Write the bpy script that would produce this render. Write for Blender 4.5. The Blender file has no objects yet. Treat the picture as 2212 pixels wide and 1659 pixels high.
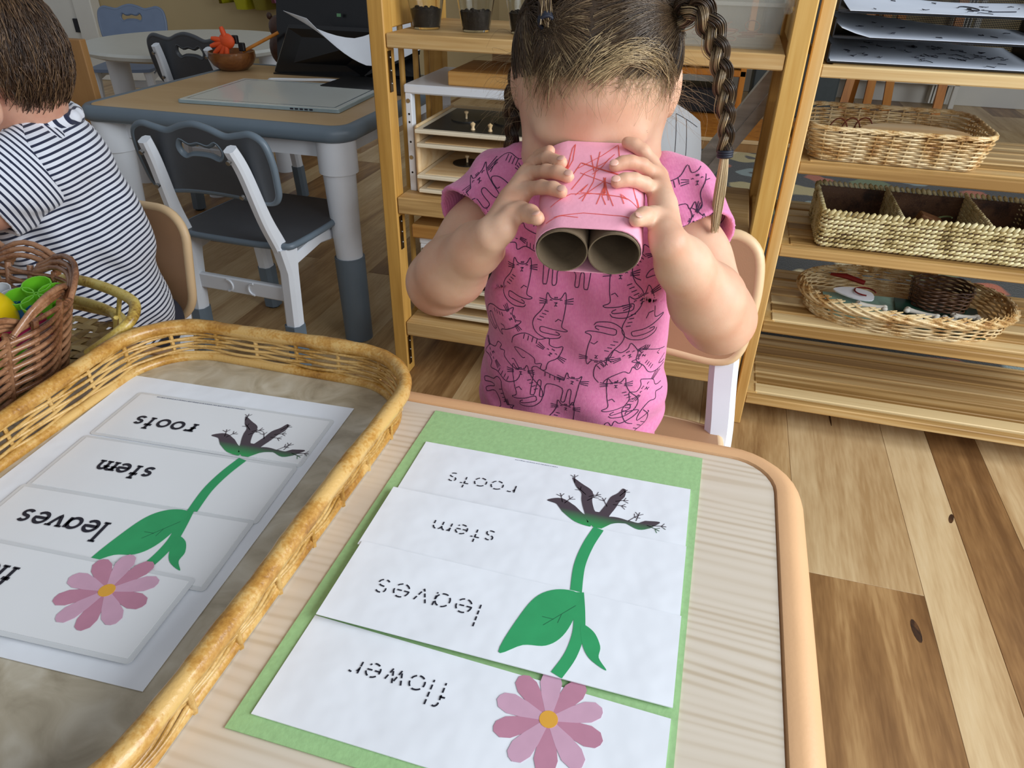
import bpy, bmesh, math, random
import numpy as np
from mathutils import Vector, Matrix
from mathutils.bvhtree import BVHTree
from math import sin, cos, pi, radians, sqrt, atan2
random.seed(7); np.random.seed(7)
scene = bpy.context.scene
COL = scene.collection
V = Vector

# ------------------------------------------------------------------ camera
cam_d = bpy.data.cameras.new('camera'); cam = bpy.data.objects.new('camera', cam_d); COL.objects.link(cam)
cam_d.sensor_width = 36.0; cam_d.lens = 25.0; cam_d.clip_start = 0.02; cam_d.clip_end = 60
_p, _y, _r = radians(32.43), radians(-15.3), radians(1.1)
_fw = V((sin(_y)*cos(_p), cos(_y)*cos(_p), -sin(_p)))
_r0 = V((cos(_y), -sin(_y), 0)); _u0 = _r0.cross(_fw)
_rt = _r0*cos(_r) + _u0*sin(_r); _up = _u0*cos(_r) - _r0*sin(_r)
CAMZ = 0.875
cam.matrix_world = Matrix(((_rt.x, _up.x, -_fw.x, 0), (_rt.y, _up.y, -_fw.y, 0), (_rt.z, _up.z, -_fw.z, CAMZ), (0, 0, 0, 1)))
cam_d.dof.use_dof = False
scene.camera = cam
# ------------------------------------------------------------------ world, window daylight and added fill
scene.view_settings.view_transform = 'Standard'; scene.view_settings.look = 'None'
scene.view_settings.gamma = 1.0; scene.view_settings.use_curve_mapping = False
scene.view_settings.exposure = 0.0
w = bpy.data.worlds.new('world'); scene.world = w; w.use_nodes = True
w.node_tree.nodes['Background'].inputs[0].default_value = (0.80, 0.84, 0.90, 1)
w.node_tree.nodes['Background'].inputs[1].default_value = 0.36
def area(name, loc, target, sx, sy, power, col):
    d = bpy.data.lights.new(name, 'AREA'); d.shape = 'RECTANGLE'; d.size = sx; d.size_y = sy; d.energy = power; d.color = col
    o = bpy.data.objects.new(name, d); COL.objects.link(o); o.location = loc
    o.rotation_euler = (V(target)-V(loc)).to_track_quat('-Z', 'Y').to_euler(); return o
area('window_and_fill', (1.90, 0.30, 1.40), (-0.1, 0.7, 0.4), 2.0, 1.25, 78, (0.90, 0.95, 1.0))
area('window_and_fill', (0.9, -2.3, 1.7), (-0.4, 1.0, 0.4), 1.6, 1.3, 18, (0.92, 0.96, 1.0))  # fill light added behind the camera, not a known window

# ------------------------------------------------------------------ materials
def srgb(h):
    if isinstance(h, str):
        h = h.lstrip('#'); c = [int(h[i:i+2], 16)/255 for i in (0, 2, 4)]
    else: c = [v/255 for v in h]
    return tuple((v/12.92 if v <= .04045 else ((v+.055)/1.055)**2.4) for v in c) + (1,)
def newmat(name):
    m = bpy.data.materials.new(name); m.use_nodes = True
    return m, m.node_tree, m.node_tree.nodes['Principled BSDF']
def N(t, typ, **kw):
    n = t.nodes.new(typ)
    for k, v in kw.items():
        if k.startswith('_'): setattr(n, k[1:], v)
        else: n.inputs[int(k[1:]) if k[0] == 'i' and k[1:].isdigit() else k].default_value = v
    return n
def ramp(t, stops):
    n = t.nodes.new('ShaderNodeValToRGB'); e = n.color_ramp.elements
    while len(e) < len(stops): e.new(0.5)
    for el, (p, c) in zip(e, stops): el.position = p; el.color = c
    return n
def plain(name, col, rough=.55, var=.06, scale=40, bump=0, bscale=200, spec=.5, metal=0, coat=0, trans=0, alpha=1, sss=0, sheen=0, bdist=.002):
    m, t, b = newmat(name); c = srgb(col)
    b.inputs['Roughness'].default_value = rough; b.inputs['Metallic'].default_value = metal
    b.inputs['Specular IOR Level'].default_value = spec; b.inputs['Coat Weight'].default_value = coat
    b.inputs['Transmission Weight'].default_value = trans; b.inputs['Alpha'].default_value = alpha
    b.inputs['Sheen Weight'].default_value = sheen
    if sss:
        b.inputs['Subsurface Weight'].default_value = sss; b.inputs['Subsurface Radius'].default_value = (.012, .005, .003); b.inputs['Subsurface Scale'].default_value = .5
    tc = N(t, 'ShaderNodeTexCoord')
    nz = N(t, 'ShaderNodeTexNoise', Scale=scale, Detail=4); t.links.new(tc.outputs['Object'], nz.inputs['Vector'])
    r = ramp(t, [(.3, tuple(v*(1-var) for v in c[:3])+(1,)), (.7, tuple(min(1, v*(1+var)) for v in c[:3])+(1,))])
    t.links.new(nz.outputs['Fac'], r.inputs[0]); t.links.new(r.outputs[0], b.inputs['Base Color'])
    if bump:
        n2 = N(t, 'ShaderNodeTexNoise', Scale=bscale, Detail=3); t.links.new(tc.outputs['Object'], n2.inputs['Vector'])
        bp = N(t, 'ShaderNodeBump', Strength=bump, Distance=bdist); t.links.new(n2.outputs['Fac'], bp.inputs['Height']); t.links.new(bp.outputs[0], b.inputs['Normal'])
    return m
def wood(name, cols, axis='X', scale=18, stretch=.06, rough=.5, distort=1.5, fine=.25, fscale=160, rnd=0., coord='Object', spec=.4, coat=0, bump=.15):
    """grain runs along axis; cols dark..light; rnd shifts the pattern and tone per object"""
    m, t, b = newmat(name)
    b.inputs['Roughness'].default_value = rough; b.inputs['Specular IOR Level'].default_value = spec; b.inputs['Coat Weight'].default_value = coat
    tc = N(t, 'ShaderNodeTexCoord'); mp = N(t, 'ShaderNodeMapping')
    sc = {'X': (stretch, 1, 1), 'Y': (1, stretch, 1), 'Z': (1, 1, stretch)}[axis]
    mp.inputs['Scale'].default_value = sc
    t.links.new(tc.outputs[coord], mp.inputs['Vector'])
    oi = N(t, 'ShaderNodeObjectInfo'); mul = N(t, 'ShaderNodeMath', _operation='MULTIPLY', i1=37.0); t.links.new(oi.outputs['Random'], mul.inputs[0])
    if rnd:
        cb = N(t, 'ShaderNodeCombineXYZ')
        for i in range(3): t.links.new(mul.outputs[0], cb.inputs[i])
        t.links.new(cb.outputs[0], mp.inputs['Location'])
    n1 = N(t, 'ShaderNodeTexNoise', Scale=scale, Detail=5, Distortion=distort); t.links.new(mp.outputs[0], n1.inputs['Vector'])
    n2 = N(t, 'ShaderNodeTexNoise', Scale=fscale, Detail=2); t.links.new(mp.outputs[0], n2.inputs['Vector'])
    ad = N(t, 'ShaderNodeMath', _operation='MULTIPLY_ADD', i1=fine); t.links.new(n2.outputs['Fac'], ad.inputs[0]); t.links.new(n1.outputs['Fac'], ad.inputs[2])
    sb = N(t, 'ShaderNodeMath', _operation='SUBTRACT', i1=fine*.5); t.links.new(ad.outputs[0], sb.inputs[0]); last = sb
    if rnd:
        o2 = N(t, 'ShaderNodeMath', _operation='MULTIPLY_ADD', i1=rnd, i2=-rnd*.5); t.links.new(oi.outputs['Random'], o2.inputs[0])
        s2 = N(t, 'ShaderNodeMath', _operation='ADD'); t.links.new(sb.outputs[0], s2.inputs[0]); t.links.new(o2.outputs[0], s2.inputs[1]); last = s2
    k = len(cols); r = ramp(t, [(.28+.44*i/(k-1), srgb(c)) for i, c in enumerate(cols)])
    t.links.new(last.outputs[0], r.inputs[0]); t.links.new(r.outputs[0], b.inputs['Base Color'])
    if bump:
        bp = N(t, 'ShaderNodeBump', Strength=bump, Distance=.0006); t.links.new(n2.outputs['Fac'], bp.inputs['Height']); t.links.new(bp.outputs[0], b.inputs['Normal'])
    return m

# ------------------------------------------------------------------ scene helpers
def thing(name, label, cat, loc=(0, 0, 0), group=None, kind=None):
    o = bpy.data.objects.new(name, None); COL.objects.link(o); o.location = loc; o.empty_display_size = .02
    tag(o, label, cat, group, kind); return o
def tag(o, label=None, cat=None, group=None, kind=None):
    if label: o['label'] = label
    if cat: o['category'] = cat
    if group: o['group'] = group
    if kind: o['kind'] = kind
    return o
def link_mesh(name, me, mat, parent=None, label=None):
    o = bpy.data.objects.new(name, me); COL.objects.link(o)
    if mat is not None:
        me.materials.clear(); me.materials.append(mat)
    if parent is not None: o.parent = parent
    if label: o['label'] = label
    return o
def wloc(o):
    l = V((0, 0, 0))
    while o is not None: l = l + o.location; o = o.parent
    return l
def dup(root, loc=None, rot=None, label=None, parent=None):
    c = root.copy(); COL.objects.link(c); c.parent = parent
    if loc is not None: c.location = loc
    if rot is not None: c.rotation_euler = rot
    if label: c['label'] = label
    for ch in list(root.children): dup(ch, parent=c)
    return c
class MB:
    """collects shapes (world or local coordinates) into one mesh"""
    def __init__(s): s.bm = bmesh.new(); s.T = Matrix.Identity(4)
    def _v(s, p): return s.bm.verts.new(s.T @ V(p))
    def face(s, vs):
        try: return s.bm.faces.new(vs)
        except ValueError: return None
    def box(s, x0, x1, y0, y1, z0, z1, bev=0, seg=1):
        t = bmesh.new()
        vs = [t.verts.new((x, y, z)) for x in (x0, x1) for y in (y0, y1) for z in (z0, z1)]
        for f in ((0, 1, 3, 2), (4, 6, 7, 5), (0, 4, 5, 1), (2, 3, 7, 6), (0, 2, 6, 4), (1, 5, 7, 3)): t.faces.new([vs[i] for i in f])
        if bev: bmesh.ops.bevel(t, geom=t.edges[:], offset=bev, segments=seg, profile=.5, affect='EDGES')
        s.merge(t); return s
    def merge(s, t, M=None):
        M = s.T @ M if M is not None else s.T
        mp = {v: s.bm.verts.new(M @ v.co) for v in t.verts}
        for f in t.faces: s.face([mp[v] for v in f.verts])
        t.free()
    def rings(s, R, closed_u=True, caps=True, closed_v=False):
        """R: list of rings of points"""
        vr = [[s._v(p) for p in r] for r in R]; n = len(vr[0]); m = len(vr)
        for i in range(m if closed_v else m-1):
            a, b = vr[i], vr[(i+1) % m]
            for j in range(n if closed_u else n-1):
                k = (j+1) % n; s.face([a[j], a[k], b[k], b[j]])
        if caps and not closed_v and closed_u:
            s.face(vr[0][::-1]); s.face(vr[-1])
        return s
    def tube(s, path, r, seg=8, closed=False, flat=1.0, caps=True, twist=0):
        P = [V(p) for p in path]; n = len(P); R = []
        rr = r if isinstance(r, (list, tuple)) else [r]*n
        nrm = None
        for i in range(n):
            if closed: t = P[(i+1) % n]-P[i-1]
            else: t = P[min(i+1, n-1)]-P[max(i-1, 0)]
            if t.length < 1e-9: t = V((0, 0, 1))
            t.normalize()
            if nrm is None:
                nrm = V((0, 0, 1)) if abs(t.z) < .9 else V((1, 0, 0))
            nrm = nrm - t*nrm.dot(t)
            if nrm.length < 1e-6: nrm = t.orthogonal()
            nrm.normalize(); bi = t.cross(nrm)
            R.append([P[i] + nrm*(cos(2*pi*j/seg+twist*i)*rr[i]*flat) + bi*(sin(2*pi*j/seg+twist*i)*rr[i]) for j in range(seg)])
        return s.rings(R, True, caps, closed)
    def prism(s, poly, z0, z1, holes=()):
        """poly in XY extruded z0..z1"""
        t = bmesh.new(); es = []
        for lp in [poly]+list(holes):
            vs = [t.verts.new((p[0], p[1], 0)) for p in lp]
            es += [t.edges.new((vs[i], vs[(i+1) % len(vs)])) for i in range(len(vs))]
        if holes: bmesh.ops.triangle_fill(t, use_beauty=True, use_dissolve=False, edges=es)
        else: t.faces.new(list(t.verts))
        bmesh.ops.recalc_face_normals(t, faces=t.faces[:])
        if t.faces and sum(f.normal.z for f in t.faces) < 0: bmesh.ops.reverse_faces(t, faces=t.faces[:])
        for v in t.verts: v.co.z = z1
        r = bmesh.ops.extrude_face_region(t, geom=t.faces[:])
        for v in [g for g in r['geom'] if isinstance(g, bmesh.types.BMVert)]: v.co.z = z0
        bmesh.ops.recalc_face_normals(t, faces=t.faces[:])
        s.merge(t); return s
    def lathe(s, prof, c=(0, 0, 0), seg=24, caps=True):
        R = [[V(c)+V((r*cos(2*pi*j/seg), r*sin(2*pi*j/seg), z)) for j in range(seg)] for r, z in prof]
        return s.rings(R, True, caps)
    def ball(s, c, r, seg=12, rg=8, M=None):
        rx, ry, rz = r if isinstance(r, (tuple, list)) else (r, r, r); t = bmesh.new()
        bmesh.ops.create_uvsphere(t, u_segments=seg, v_segments=rg, radius=1)
        X = Matrix.Translation(V(c)) @ (M.to_4x4() if M is not None else Matrix.Identity(4)) @ Matrix.Diagonal((rx, ry, rz, 1)); s.merge(t, X); return s
    def cyl(s, a, b, r, r2=None, seg=12): return s.tube([a, b], [r, r if r2 is None else r2], seg)
    def grid(s, fn, nu, nv):
        vs = [[s._v(fn(i/nu, j/nv)) for j in range(nv+1)] for i in range(nu+1)]
        for i in range(nu):
            for j in range(nv): s.face([vs[i][j], vs[i+1][j], vs[i+1][j+1], vs[i][j+1]])
        return s
    def sweep(s, path, prof, closed=True, zbase=0):
        """closed 2-D path (x,y), profile of (outward offset, z): a rim running round the path"""
        n = len(path); P = [V((p[0], p[1], 0)) for p in path]; R = []
        for i in range(n):
            t = (P[(i+1) % n]-P[i-1]); t.normalize(); o = V((t.y, -t.x, 0))
            R.append([P[i]+o*u+V((0, 0, z+zbase)) for u, z in prof])
        return s.rings(R, True, False, closed)
    def build(s, name, mat, parent=None, smooth=35, label=None, thick=0, recalc=True, local=False, loc=None, rot=None):
        if recalc: bmesh.ops.recalc_face_normals(s.bm, faces=s.bm.faces[:])
        if thick:
            bmesh.ops.solidify(s.bm, geom=s.bm.faces[:], thickness=thick)
        if parent is not None and not local and loc is None:
            bmesh.ops.translate(s.bm, verts=s.bm.verts[:], vec=-wloc(parent))
        me = bpy.data.meshes.new(name); s.bm.to_mesh(me); s.bm.free()
        if smooth:
            me.polygons.foreach_set('use_smooth', [True]*len(me.polygons)); me.set_sharp_from_angle(angle=radians(smooth))
        o = link_mesh(name, me, mat, parent, label)
        if loc is not None: o.location = V(loc)-(wloc(parent) if parent is not None else V((0, 0, 0)))
        if rot is not None: o.rotation_euler = rot
        return o
def rrect(x0, x1, y0, y1, r, n=6):
    pts = []
    for cx, cy, a0 in ((x1-r, y0+r, -pi/2), (x1-r, y1-r, 0), (x0+r, y1-r, pi/2), (x0+r, y0+r, pi)):
        for i in range(n+1):
            a = a0+pi/2*i/n; pts.append((cx+r*cos(a), cy+r*sin(a)))
    return pts
def densify(path, step, closed=True):
    out = []; n = len(path)
    for i in range(n if closed else n-1):
        a = V(path[i]); b = V(path[(i+1) % n]); k = max(1, int((b-a).length/step))
        out += [a.lerp(b, j/k) for j in range(k)]
    if not closed: out.append(V(path[-1]))
    return out
def resample(path, n, closed=True):
    P = [V(p) for p in path]; 
    if closed: P.append(P[0])
    L = [0]
    for a, b in zip(P, P[1:]): L.append(L[-1]+(b-a).length)
    out = []; j = 0
    for i in range(n):
        d = L[-1]*i/(n if closed else n-1)
        while j < len(L)-2 and L[j+1] < d: j += 1
        f = (d-L[j])/max(1e-9, L[j+1]-L[j]); out.append(P[j].lerp(P[j+1], min(1, f)))
    return out
def catmull(pts, k=6, closed=False):
    P = [V(p) for p in pts]; n = len(P); out = []
    for i in range(n if closed else n-1):
        if closed: a, b, c, d = P[i-1], P[i], P[(i+1) % n], P[(i+2) % n]
        else: a, b, c, d = P[max(i-1, 0)], P[i], P[i+1], P[min(i+2, n-1)]
        for j in range(k):
            t = j/k; out.append(.5*((2*b)+(c-a)*t+(2*a-5*b+4*c-d)*t*t+(3*b-a-3*c+d)*t**3))
    if not closed: out.append(P[-1])
    return out
def ribbon_flat(mb, pts, w, z, closed=False):
    """flat printed line in the XY plane at height z"""
    P = [V((p[0], p[1])) for p in pts]; n = len(P); L = []; Rr = []
    for i in range(n):
        t = (P[(i+1) % n]-P[i-1]) if closed else (P[min(i+1, n-1)]-P[max(i-1, 0)])
        if t.length < 1e-9: t = V((1, 0))
        t.normalize(); o = V((-t.y, t.x)); ww = (w[i] if isinstance(w, (list, tuple)) else w)/2
        L.append(mb._v((P[i].x+o.x*ww, P[i].y+o.y*ww, z))); Rr.append(mb._v((P[i].x-o.x*ww, P[i].y-o.y*ww, z)))
    for i in range(n if closed else n-1):
        k = (i+1) % n; mb.face([Rr[i], Rr[k], L[k], L[i]])
# ------------------------------------------------------------------ shared materials
M = {}
M['plank_light'] = wood('plank_light', ['#a5845a', '#b89a70', '#c7ac82', '#cfb78f'], 'Y', 9, .09, .38, 1.2, .35, 190, rnd=.10, coat=.1)
M['plank_mid'] = wood('plank_mid', ['#8d6a43', '#a58357', '#b8976a', '#c2a57a'], 'Y', 10, .10, .38, 1.6, .35, 190, rnd=.14, coat=.1)
M['plank_dark'] = wood('plank_dark', ['#6a4a2b', '#7d5a36', '#916c43', '#a98558'], 'Y', 11, .10, .38, 2.0, .35, 190, rnd=.10, coat=.1)
M['subfloor'] = plain('subfloor', '#3a2a1c', .9)
M['wall'] = plain('wall_paint', '#b3a078', .8, .03, 3)
M['white_paint'] = plain('white_paint', '#d8d6cd', .5, .03, 6)
M['table_edge'] = plain('table_edge_tan', '#dcae80', .42, .02, 30, .05, 400)
M['white_plastic'] = plain('white_plastic', '#dfe4ea', .32, .02, 20, spec=.5)
M['grey_plastic'] = plain('grey_plastic', '#66747f', .40, .03, 25, .04, 500)
M['dark_grey_plastic'] = plain('dark_grey_plastic', '#45494e', .42, .05, 25, .05, 500)
M['tan_plastic'] = plain('tan_plastic', '#a9825f', .45, .03, 25, .06, 600)
M['tan_light'] = plain('tan_band', '#dcbd92', .45, .03, 25)
M['black_plastic'] = plain('black_plastic', '#15161a', .45, .1, 25)
M['blue_plastic'] = plain('blue_grey_plastic', '#6f7f98', .45, .04, 25)
M['metal'] = plain('screw_metal', '#a9a9a8', .3, .1, 60, metal=1)
M['brass'] = plain('aged_brass', '#6b5634', .38, .3, 60, metal=1)
M['paper'] = plain('white_paper', '#e9edf3', .75, .015, 20, .22, 15, bdist=.012)
M['paper_lam'] = plain('laminated_paper', '#e8eaec', .3, .012, 20, .08, 18, coat=.3)
M['lam_edge'] = plain('laminate_border', '#d6d9db', .22, .02, 20, coat=.5)
M['fine_ink'] = plain('grey_ink', '#6f7687', .6)
M['ink'] = plain('black_ink', '#1b1d2b', .6, .05)
M['pine'] = wood('pine_shelf', ['#a87a35', '#c99a4d', '#d9b064'], 'Z', 14, .06, .45, 1.0, .3, 140, rnd=.08)
M['board'] = wood('shelf_board', ['#a07a48', '#c29c63', '#d6b783'], 'X', 12, .05, .5, 1.2, .5, 150, rnd=.08)
M['bamboo'] = wood('bamboo_strip', ['#94703d', '#c09a60', '#dfc592'], 'X', 55, .02, .42, .4, .3, 200, rnd=.42)
M['bamboo_post'] = wood('bamboo_post', ['#b98d4c', '#d0a868', '#ddbd85'], 'Z', 22, .05, .42, .6, .3, 160, rnd=.1)
M['ply'] = wood('birch_ply', ['#c6a172', '#dcbd8e', '#e8d2ac'], 'X', 14, .08, .45, 1.0, .2, 120, rnd=.1)
M['tray_front'] = plain('cream_tray_edge', '#e3d6bb', .4, .03, 30)
M['oak'] = wood('oak_box', ['#a57439', '#c2914f', '#d2a868'], 'X', 20, .05, .45, .8, .4, 140, rnd=.1)
M['easel'] = wood('orange_wood', ['#a5621c', '#c47a29', '#d08a35'], 'Z', 16, .06, .4, .8, .2)
M['cabinet'] = wood('cabinet_wood', ['#8a6236', '#9c7242', '#a97f4e'], 'Z', 12, .06, .5, .8, .2)

# ------------------------------------------------------------------ the setting
fl = MB().box(-6.5, 3.2, -1.6, 6.4, -.05, -.012).build('floor', M['subfloor'], smooth=0); fl['kind'] = 'structure'
def plank(x0, x1, y0, y1, m):
    MB().box(x0+.0002, x1-.0002, y0+.0002, y1-.0002, -.012, 0, .0005).build('plank', M[m], fl, smooth=0)
edges = [-4.4]
wd = [.19, .095, .19, .15, .095, .19]
while edges[-1] < -.1: edges.append(edges[-1]+wd[len(edges) % 6])
edges[-1] = -.10
edges += [.06, .24, .43, .518, .614, .80, .90, 1.08, 1.27, 1.36, 1.55, 1.74, 1.84, 2.03]
rng = random.Random(5)
for i in range(len(edges)-1):
    x0, x1 = edges[i], edges[i+1]; xm = (x0+x1)/2
    y = -.4 + rng.uniform(0, .9)
    if abs(x0-.24) < .01: cuts = [-.4, .922, 2.4, 4.0, 5.4]; ms = ['plank_dark', 'plank_light', 'plank_mid', 'plank_light']
    elif abs(x0-.43) < .01: cuts = [-.4, 1.9, 3.3, 5.4]; ms = ['plank_light', 'plank_mid', 'plank_light']
    elif abs(x0-.518) < .01: cuts = [-.4, 2.2, 3.6, 5.4]; ms = ['plank_dark', 'plank_light', 'plank_mid']
    elif abs(x0-.614) < .01: cuts = [-.4, 2.0, 3.9, 5.4]; ms = ['plank_light', 'plank_dark', 'plank_light']
    elif abs(x0-.06) < .01: cuts = [-.4, 1.1, 2.5, 5.4]; ms = ['plank_mid', 'plank_mid', 'plank_light']
    else:
        cuts = [-.4]; ms = []
        while cuts[-1] < 5.4:
            cuts.append(min(5.4, cuts[-1]+rng.uniform(.9, 1.6) if len(cuts) > 1 else y+.6)); ms.append(rng.choice(['plank_light', 'plank_light', 'plank_mid', 'plank_dark']))
    for a, b, m in zip(cuts, cuts[1:], ms):
        if b-a < .05: continue
        if xm < -1.5 and b < .6: continue
        plank(x0, x1, a, b, m)
# knots in the planks near the table: dark resin ovals let into the board
M['knot'] = wood('plank_knot', ['#1c120b', '#3a2414', '#6b4828'], 'Y', 60, .5, .5, 1)
def knot(x, y, rx, ry, rot):
    mb = MB(); pts = [(x+rx*cos(a)*cos(rot)-ry*sin(a)*sin(rot), y+rx*cos(a)*sin(rot)+ry*sin(a)*cos(rot)) for a in [2*pi*k/14 for k in range(14)]]
    mb.prism(pts, -.002, .0003); mb.build('knot', M['knot'], fl, smooth=0)
for k in [(.405, .845, .006, .022, .1), (.445, .62, .008, .013, .2), (.512, 1.13, .004, .014, -.3), (.63, 1.03, .011, .016, 0), (.33, 1.41, .002, .04, .02)]: knot(*k)
wall_l = MB().box(-6.5, -1.6, 4.22, 4.4, 0, 2.6).build('wall_back', M['wall'], smooth=0); tag(wall_l, kind='structure')
wall_r = MB().box(-1.6, 3.2, 5.32, 5.5, 0, 2.6).build('wall_far', M['wall'], smooth=0); tag(wall_r, kind='structure')
wall_s = MB().box(-1.75, -1.6, 4.4, 5.5, 0, 2.6).build('wall_jog', M['wall'], smooth=0); tag(wall_s, kind='structure')
bb = MB().box(-3.90, -1.6, 4.20, 4.22, 0, .13, .004).build('baseboard_back', M['white_paint'], smooth=0); tag(bb, kind='structure')
bb = MB().box(-1.6, 3.2, 5.30, 5.32, 0, .14, .004).build('baseboard_far', M['white_paint'], smooth=0); tag(bb, kind='structure')
door = thing('door_1', None, None, (-4.5, 4.2, 0), kind='structure')
MB().box(-4.95, -4.08, 4.17, 4.215, .01, 2.05, .004).build('door_leaf', M['white_paint'], door, smooth=0)
for x0, x1 in ((-5.05, -4.96), (-4.07, -3.93)): MB().box(x0, x1, 4.14, 4.22, 0, 2.1, .006).build('door_casing', M['white_paint'], door, smooth=0)
MB().box(-4.12, -4.085, 4.155, 4.172, .28, .36, .002).build('door_hinge', M['black_plastic'], door, smooth=0)
MB().tube([(-4.16, 4.168, 1.0), (-4.16, 4.12, 1.0), (-4.26, 4.11, 1.0)], .011, 8).build('door_handle', M['metal'], door)

# rug beyond the shelves
def rug_mat():
    m, t, b = newmat('floral_rug'); b.inputs['Roughness'].default_value = 1; b.inputs['Sheen Weight'].default_value = .2
    tc = N(t, 'ShaderNodeTexCoord'); nz = N(t, 'ShaderNodeTexNoise', Scale=7, Detail=2)
    t.links.new(tc.outputs['Object'], nz.inputs['Vector'])
    mx = N(t, 'ShaderNodeMix', _data_type='VECTOR'); mx.inputs[0].default_value = .12
    t.links.new(tc.outputs['Object'], mx.inputs[4]); t.links.new(nz.outputs['Color'], mx.inputs[5])
    vo = N(t, 'ShaderNodeTexVoronoi', Scale=5.5); vo.inputs['Randomness'].default_value = .8; t.links.new(mx.outputs[1], vo.inputs['Vector'])
    sep = N(t, 'ShaderNodeSeparateColor'); t.links.new(vo.outputs['Color'], sep.inputs[0])
    pal = ramp(t, [(0, srgb('#b5a46c')), (.25, srgb('#7f8f8c')), (.45, srgb('#b0562a')), (.62, srgb('#5f7040')), (.8, srgb('#c7b78c'))]); pal.color_ramp.interpolation = 'CONSTANT'
    t.links.new(sep.outputs[0], pal.inputs[0])
    msk = ramp(t, [(.38, (1, 1, 1, 1)), (.43, (0, 0, 0, 1))]); t.links.new(vo.outputs['Distance'], msk.inputs[0])
    cen = ramp(t, [(.11, (1, 1, 1, 1)), (.14, (0, 0, 0, 1))]); t.links.new(vo.outputs['Distance'], cen.inputs[0])
    c1 = N(t, 'ShaderNodeMix', _data_type='RGBA'); c1.inputs[6].default_value = srgb('#23241f'); t.links.new(msk.outputs[0], c1.inputs[0]); t.links.new(pal.outputs[0], c1.inputs[7])
    c2 = N(t, 'ShaderNodeMix', _data_type='RGBA'); c2.inputs[7].default_value = srgb('#3b3328'); t.links.new(cen.outputs[0], c2.inputs[0]); t.links.new(c1.outputs[2], c2.inputs[6])
    t.links.new(c2.outputs[2], b.inputs['Base Color'])
    n2 = N(t, 'ShaderNodeTexNoise', Scale=260); bp = N(t, 'ShaderNodeBump', Strength=.8, Distance=.004); t.links.new(tc.outputs['Object'], n2.inputs['Vector']); t.links.new(n2.outputs[0], bp.inputs['Height']); t.links.new(bp.outputs[0], b.inputs['Normal'])
    return m
rug = MB().box(-.45, 2.1, 1.72, 3.62, .0005, .010, .004).build('area_rug', rug_mat(), smooth=0)
tag(rug, 'dark floral rug with orange and cream flowers on the floor behind the shelves', 'rug')

# ------------------------------------------------------------------ children's tables
def ash_mat():
    m, t, b = newmat('ash_laminate'); b.inputs['Roughness'].default_value = .33; b.inputs['Coat Weight'].default_value = .15
    tc = N(t, 'ShaderNodeTexCoord'); mp = N(t, 'ShaderNodeMapping'); mp.inputs['Scale'].default_value = (.16, 1, 1); mp.inputs['Rotation'].default_value = (0, 0, .10)
    t.links.new(tc.outputs['Object'], mp.inputs['Vector'])
    nz = N(t, 'ShaderNodeTexNoise', Scale=6, Detail=2, Distortion=.4); t.links.new(mp.outputs[0], nz.inputs['Vector'])
    mu = N(t, 'ShaderNodeMath', _operation='MULTIPLY', i1=110.); t.links.new(nz.outputs['Fac'], mu.inputs[0])
    sx = N(t, 'ShaderNodeSeparateXYZ'); t.links.new(mp.outputs[0], sx.inputs[0])
    yy = N(t, 'ShaderNodeMath', _operation='MULTIPLY_ADD', i1=850.); t.links.new(sx.outputs[1], yy.inputs[0]); t.links.new(mu.outputs[0], yy.inputs[2])
    si = N(t, 'ShaderNodeMath', _operation='SINE'); t.links.new(yy.outputs[0], si.inputs[0])
    n2 = N(t, 'ShaderNodeTexNoise', Scale=120, Detail=3); mp2 = N(t, 'ShaderNodeMapping'); mp2.inputs['Scale'].default_value = (.05, 1, 1); t.links.new(tc.outputs['Object'], mp2.inputs[0]); t.links.new(mp2.outputs[0], n2.inputs['Vector'])
    am = N(t, 'ShaderNodeTexNoise', Scale=7, Detail=2); t.links.new(mp.outputs[0], am.inputs['Vector']); ar = N(t, 'ShaderNodeMapRange', i1=.40, i2=.65, i3=.02, i4=.42); t.links.new(am.outputs[0], ar.inputs[0]); sm = N(t, 'ShaderNodeMath', _operation='MULTIPLY'); t.links.new(si.outputs[0], sm.inputs[0]); t.links.new(ar.outputs[0], sm.inputs[1]); ad = N(t, 'ShaderNodeMath', _operation='ADD'); t.links.new(sm.outputs[0], ad.inputs[0]); t.links.new(n2.outputs['Fac'], ad.inputs[1])
    r = ramp(t, [(.05, srgb('#ddd1c0')), (.55, srgb('#d7cab7')), (.95, srgb('#c4b298'))]); t.links.new(ad.outputs[0], r.inputs[0]); t.links.new(r.outputs[0], b.inputs['Base Color'])
    return m
M['ash'] = ash_mat()
M['maple_lam'] = wood('maple_laminate', ['#b89466', '#c2a073', '#caab80'], 'X', 8, .1, .35, .8, .2)
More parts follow.
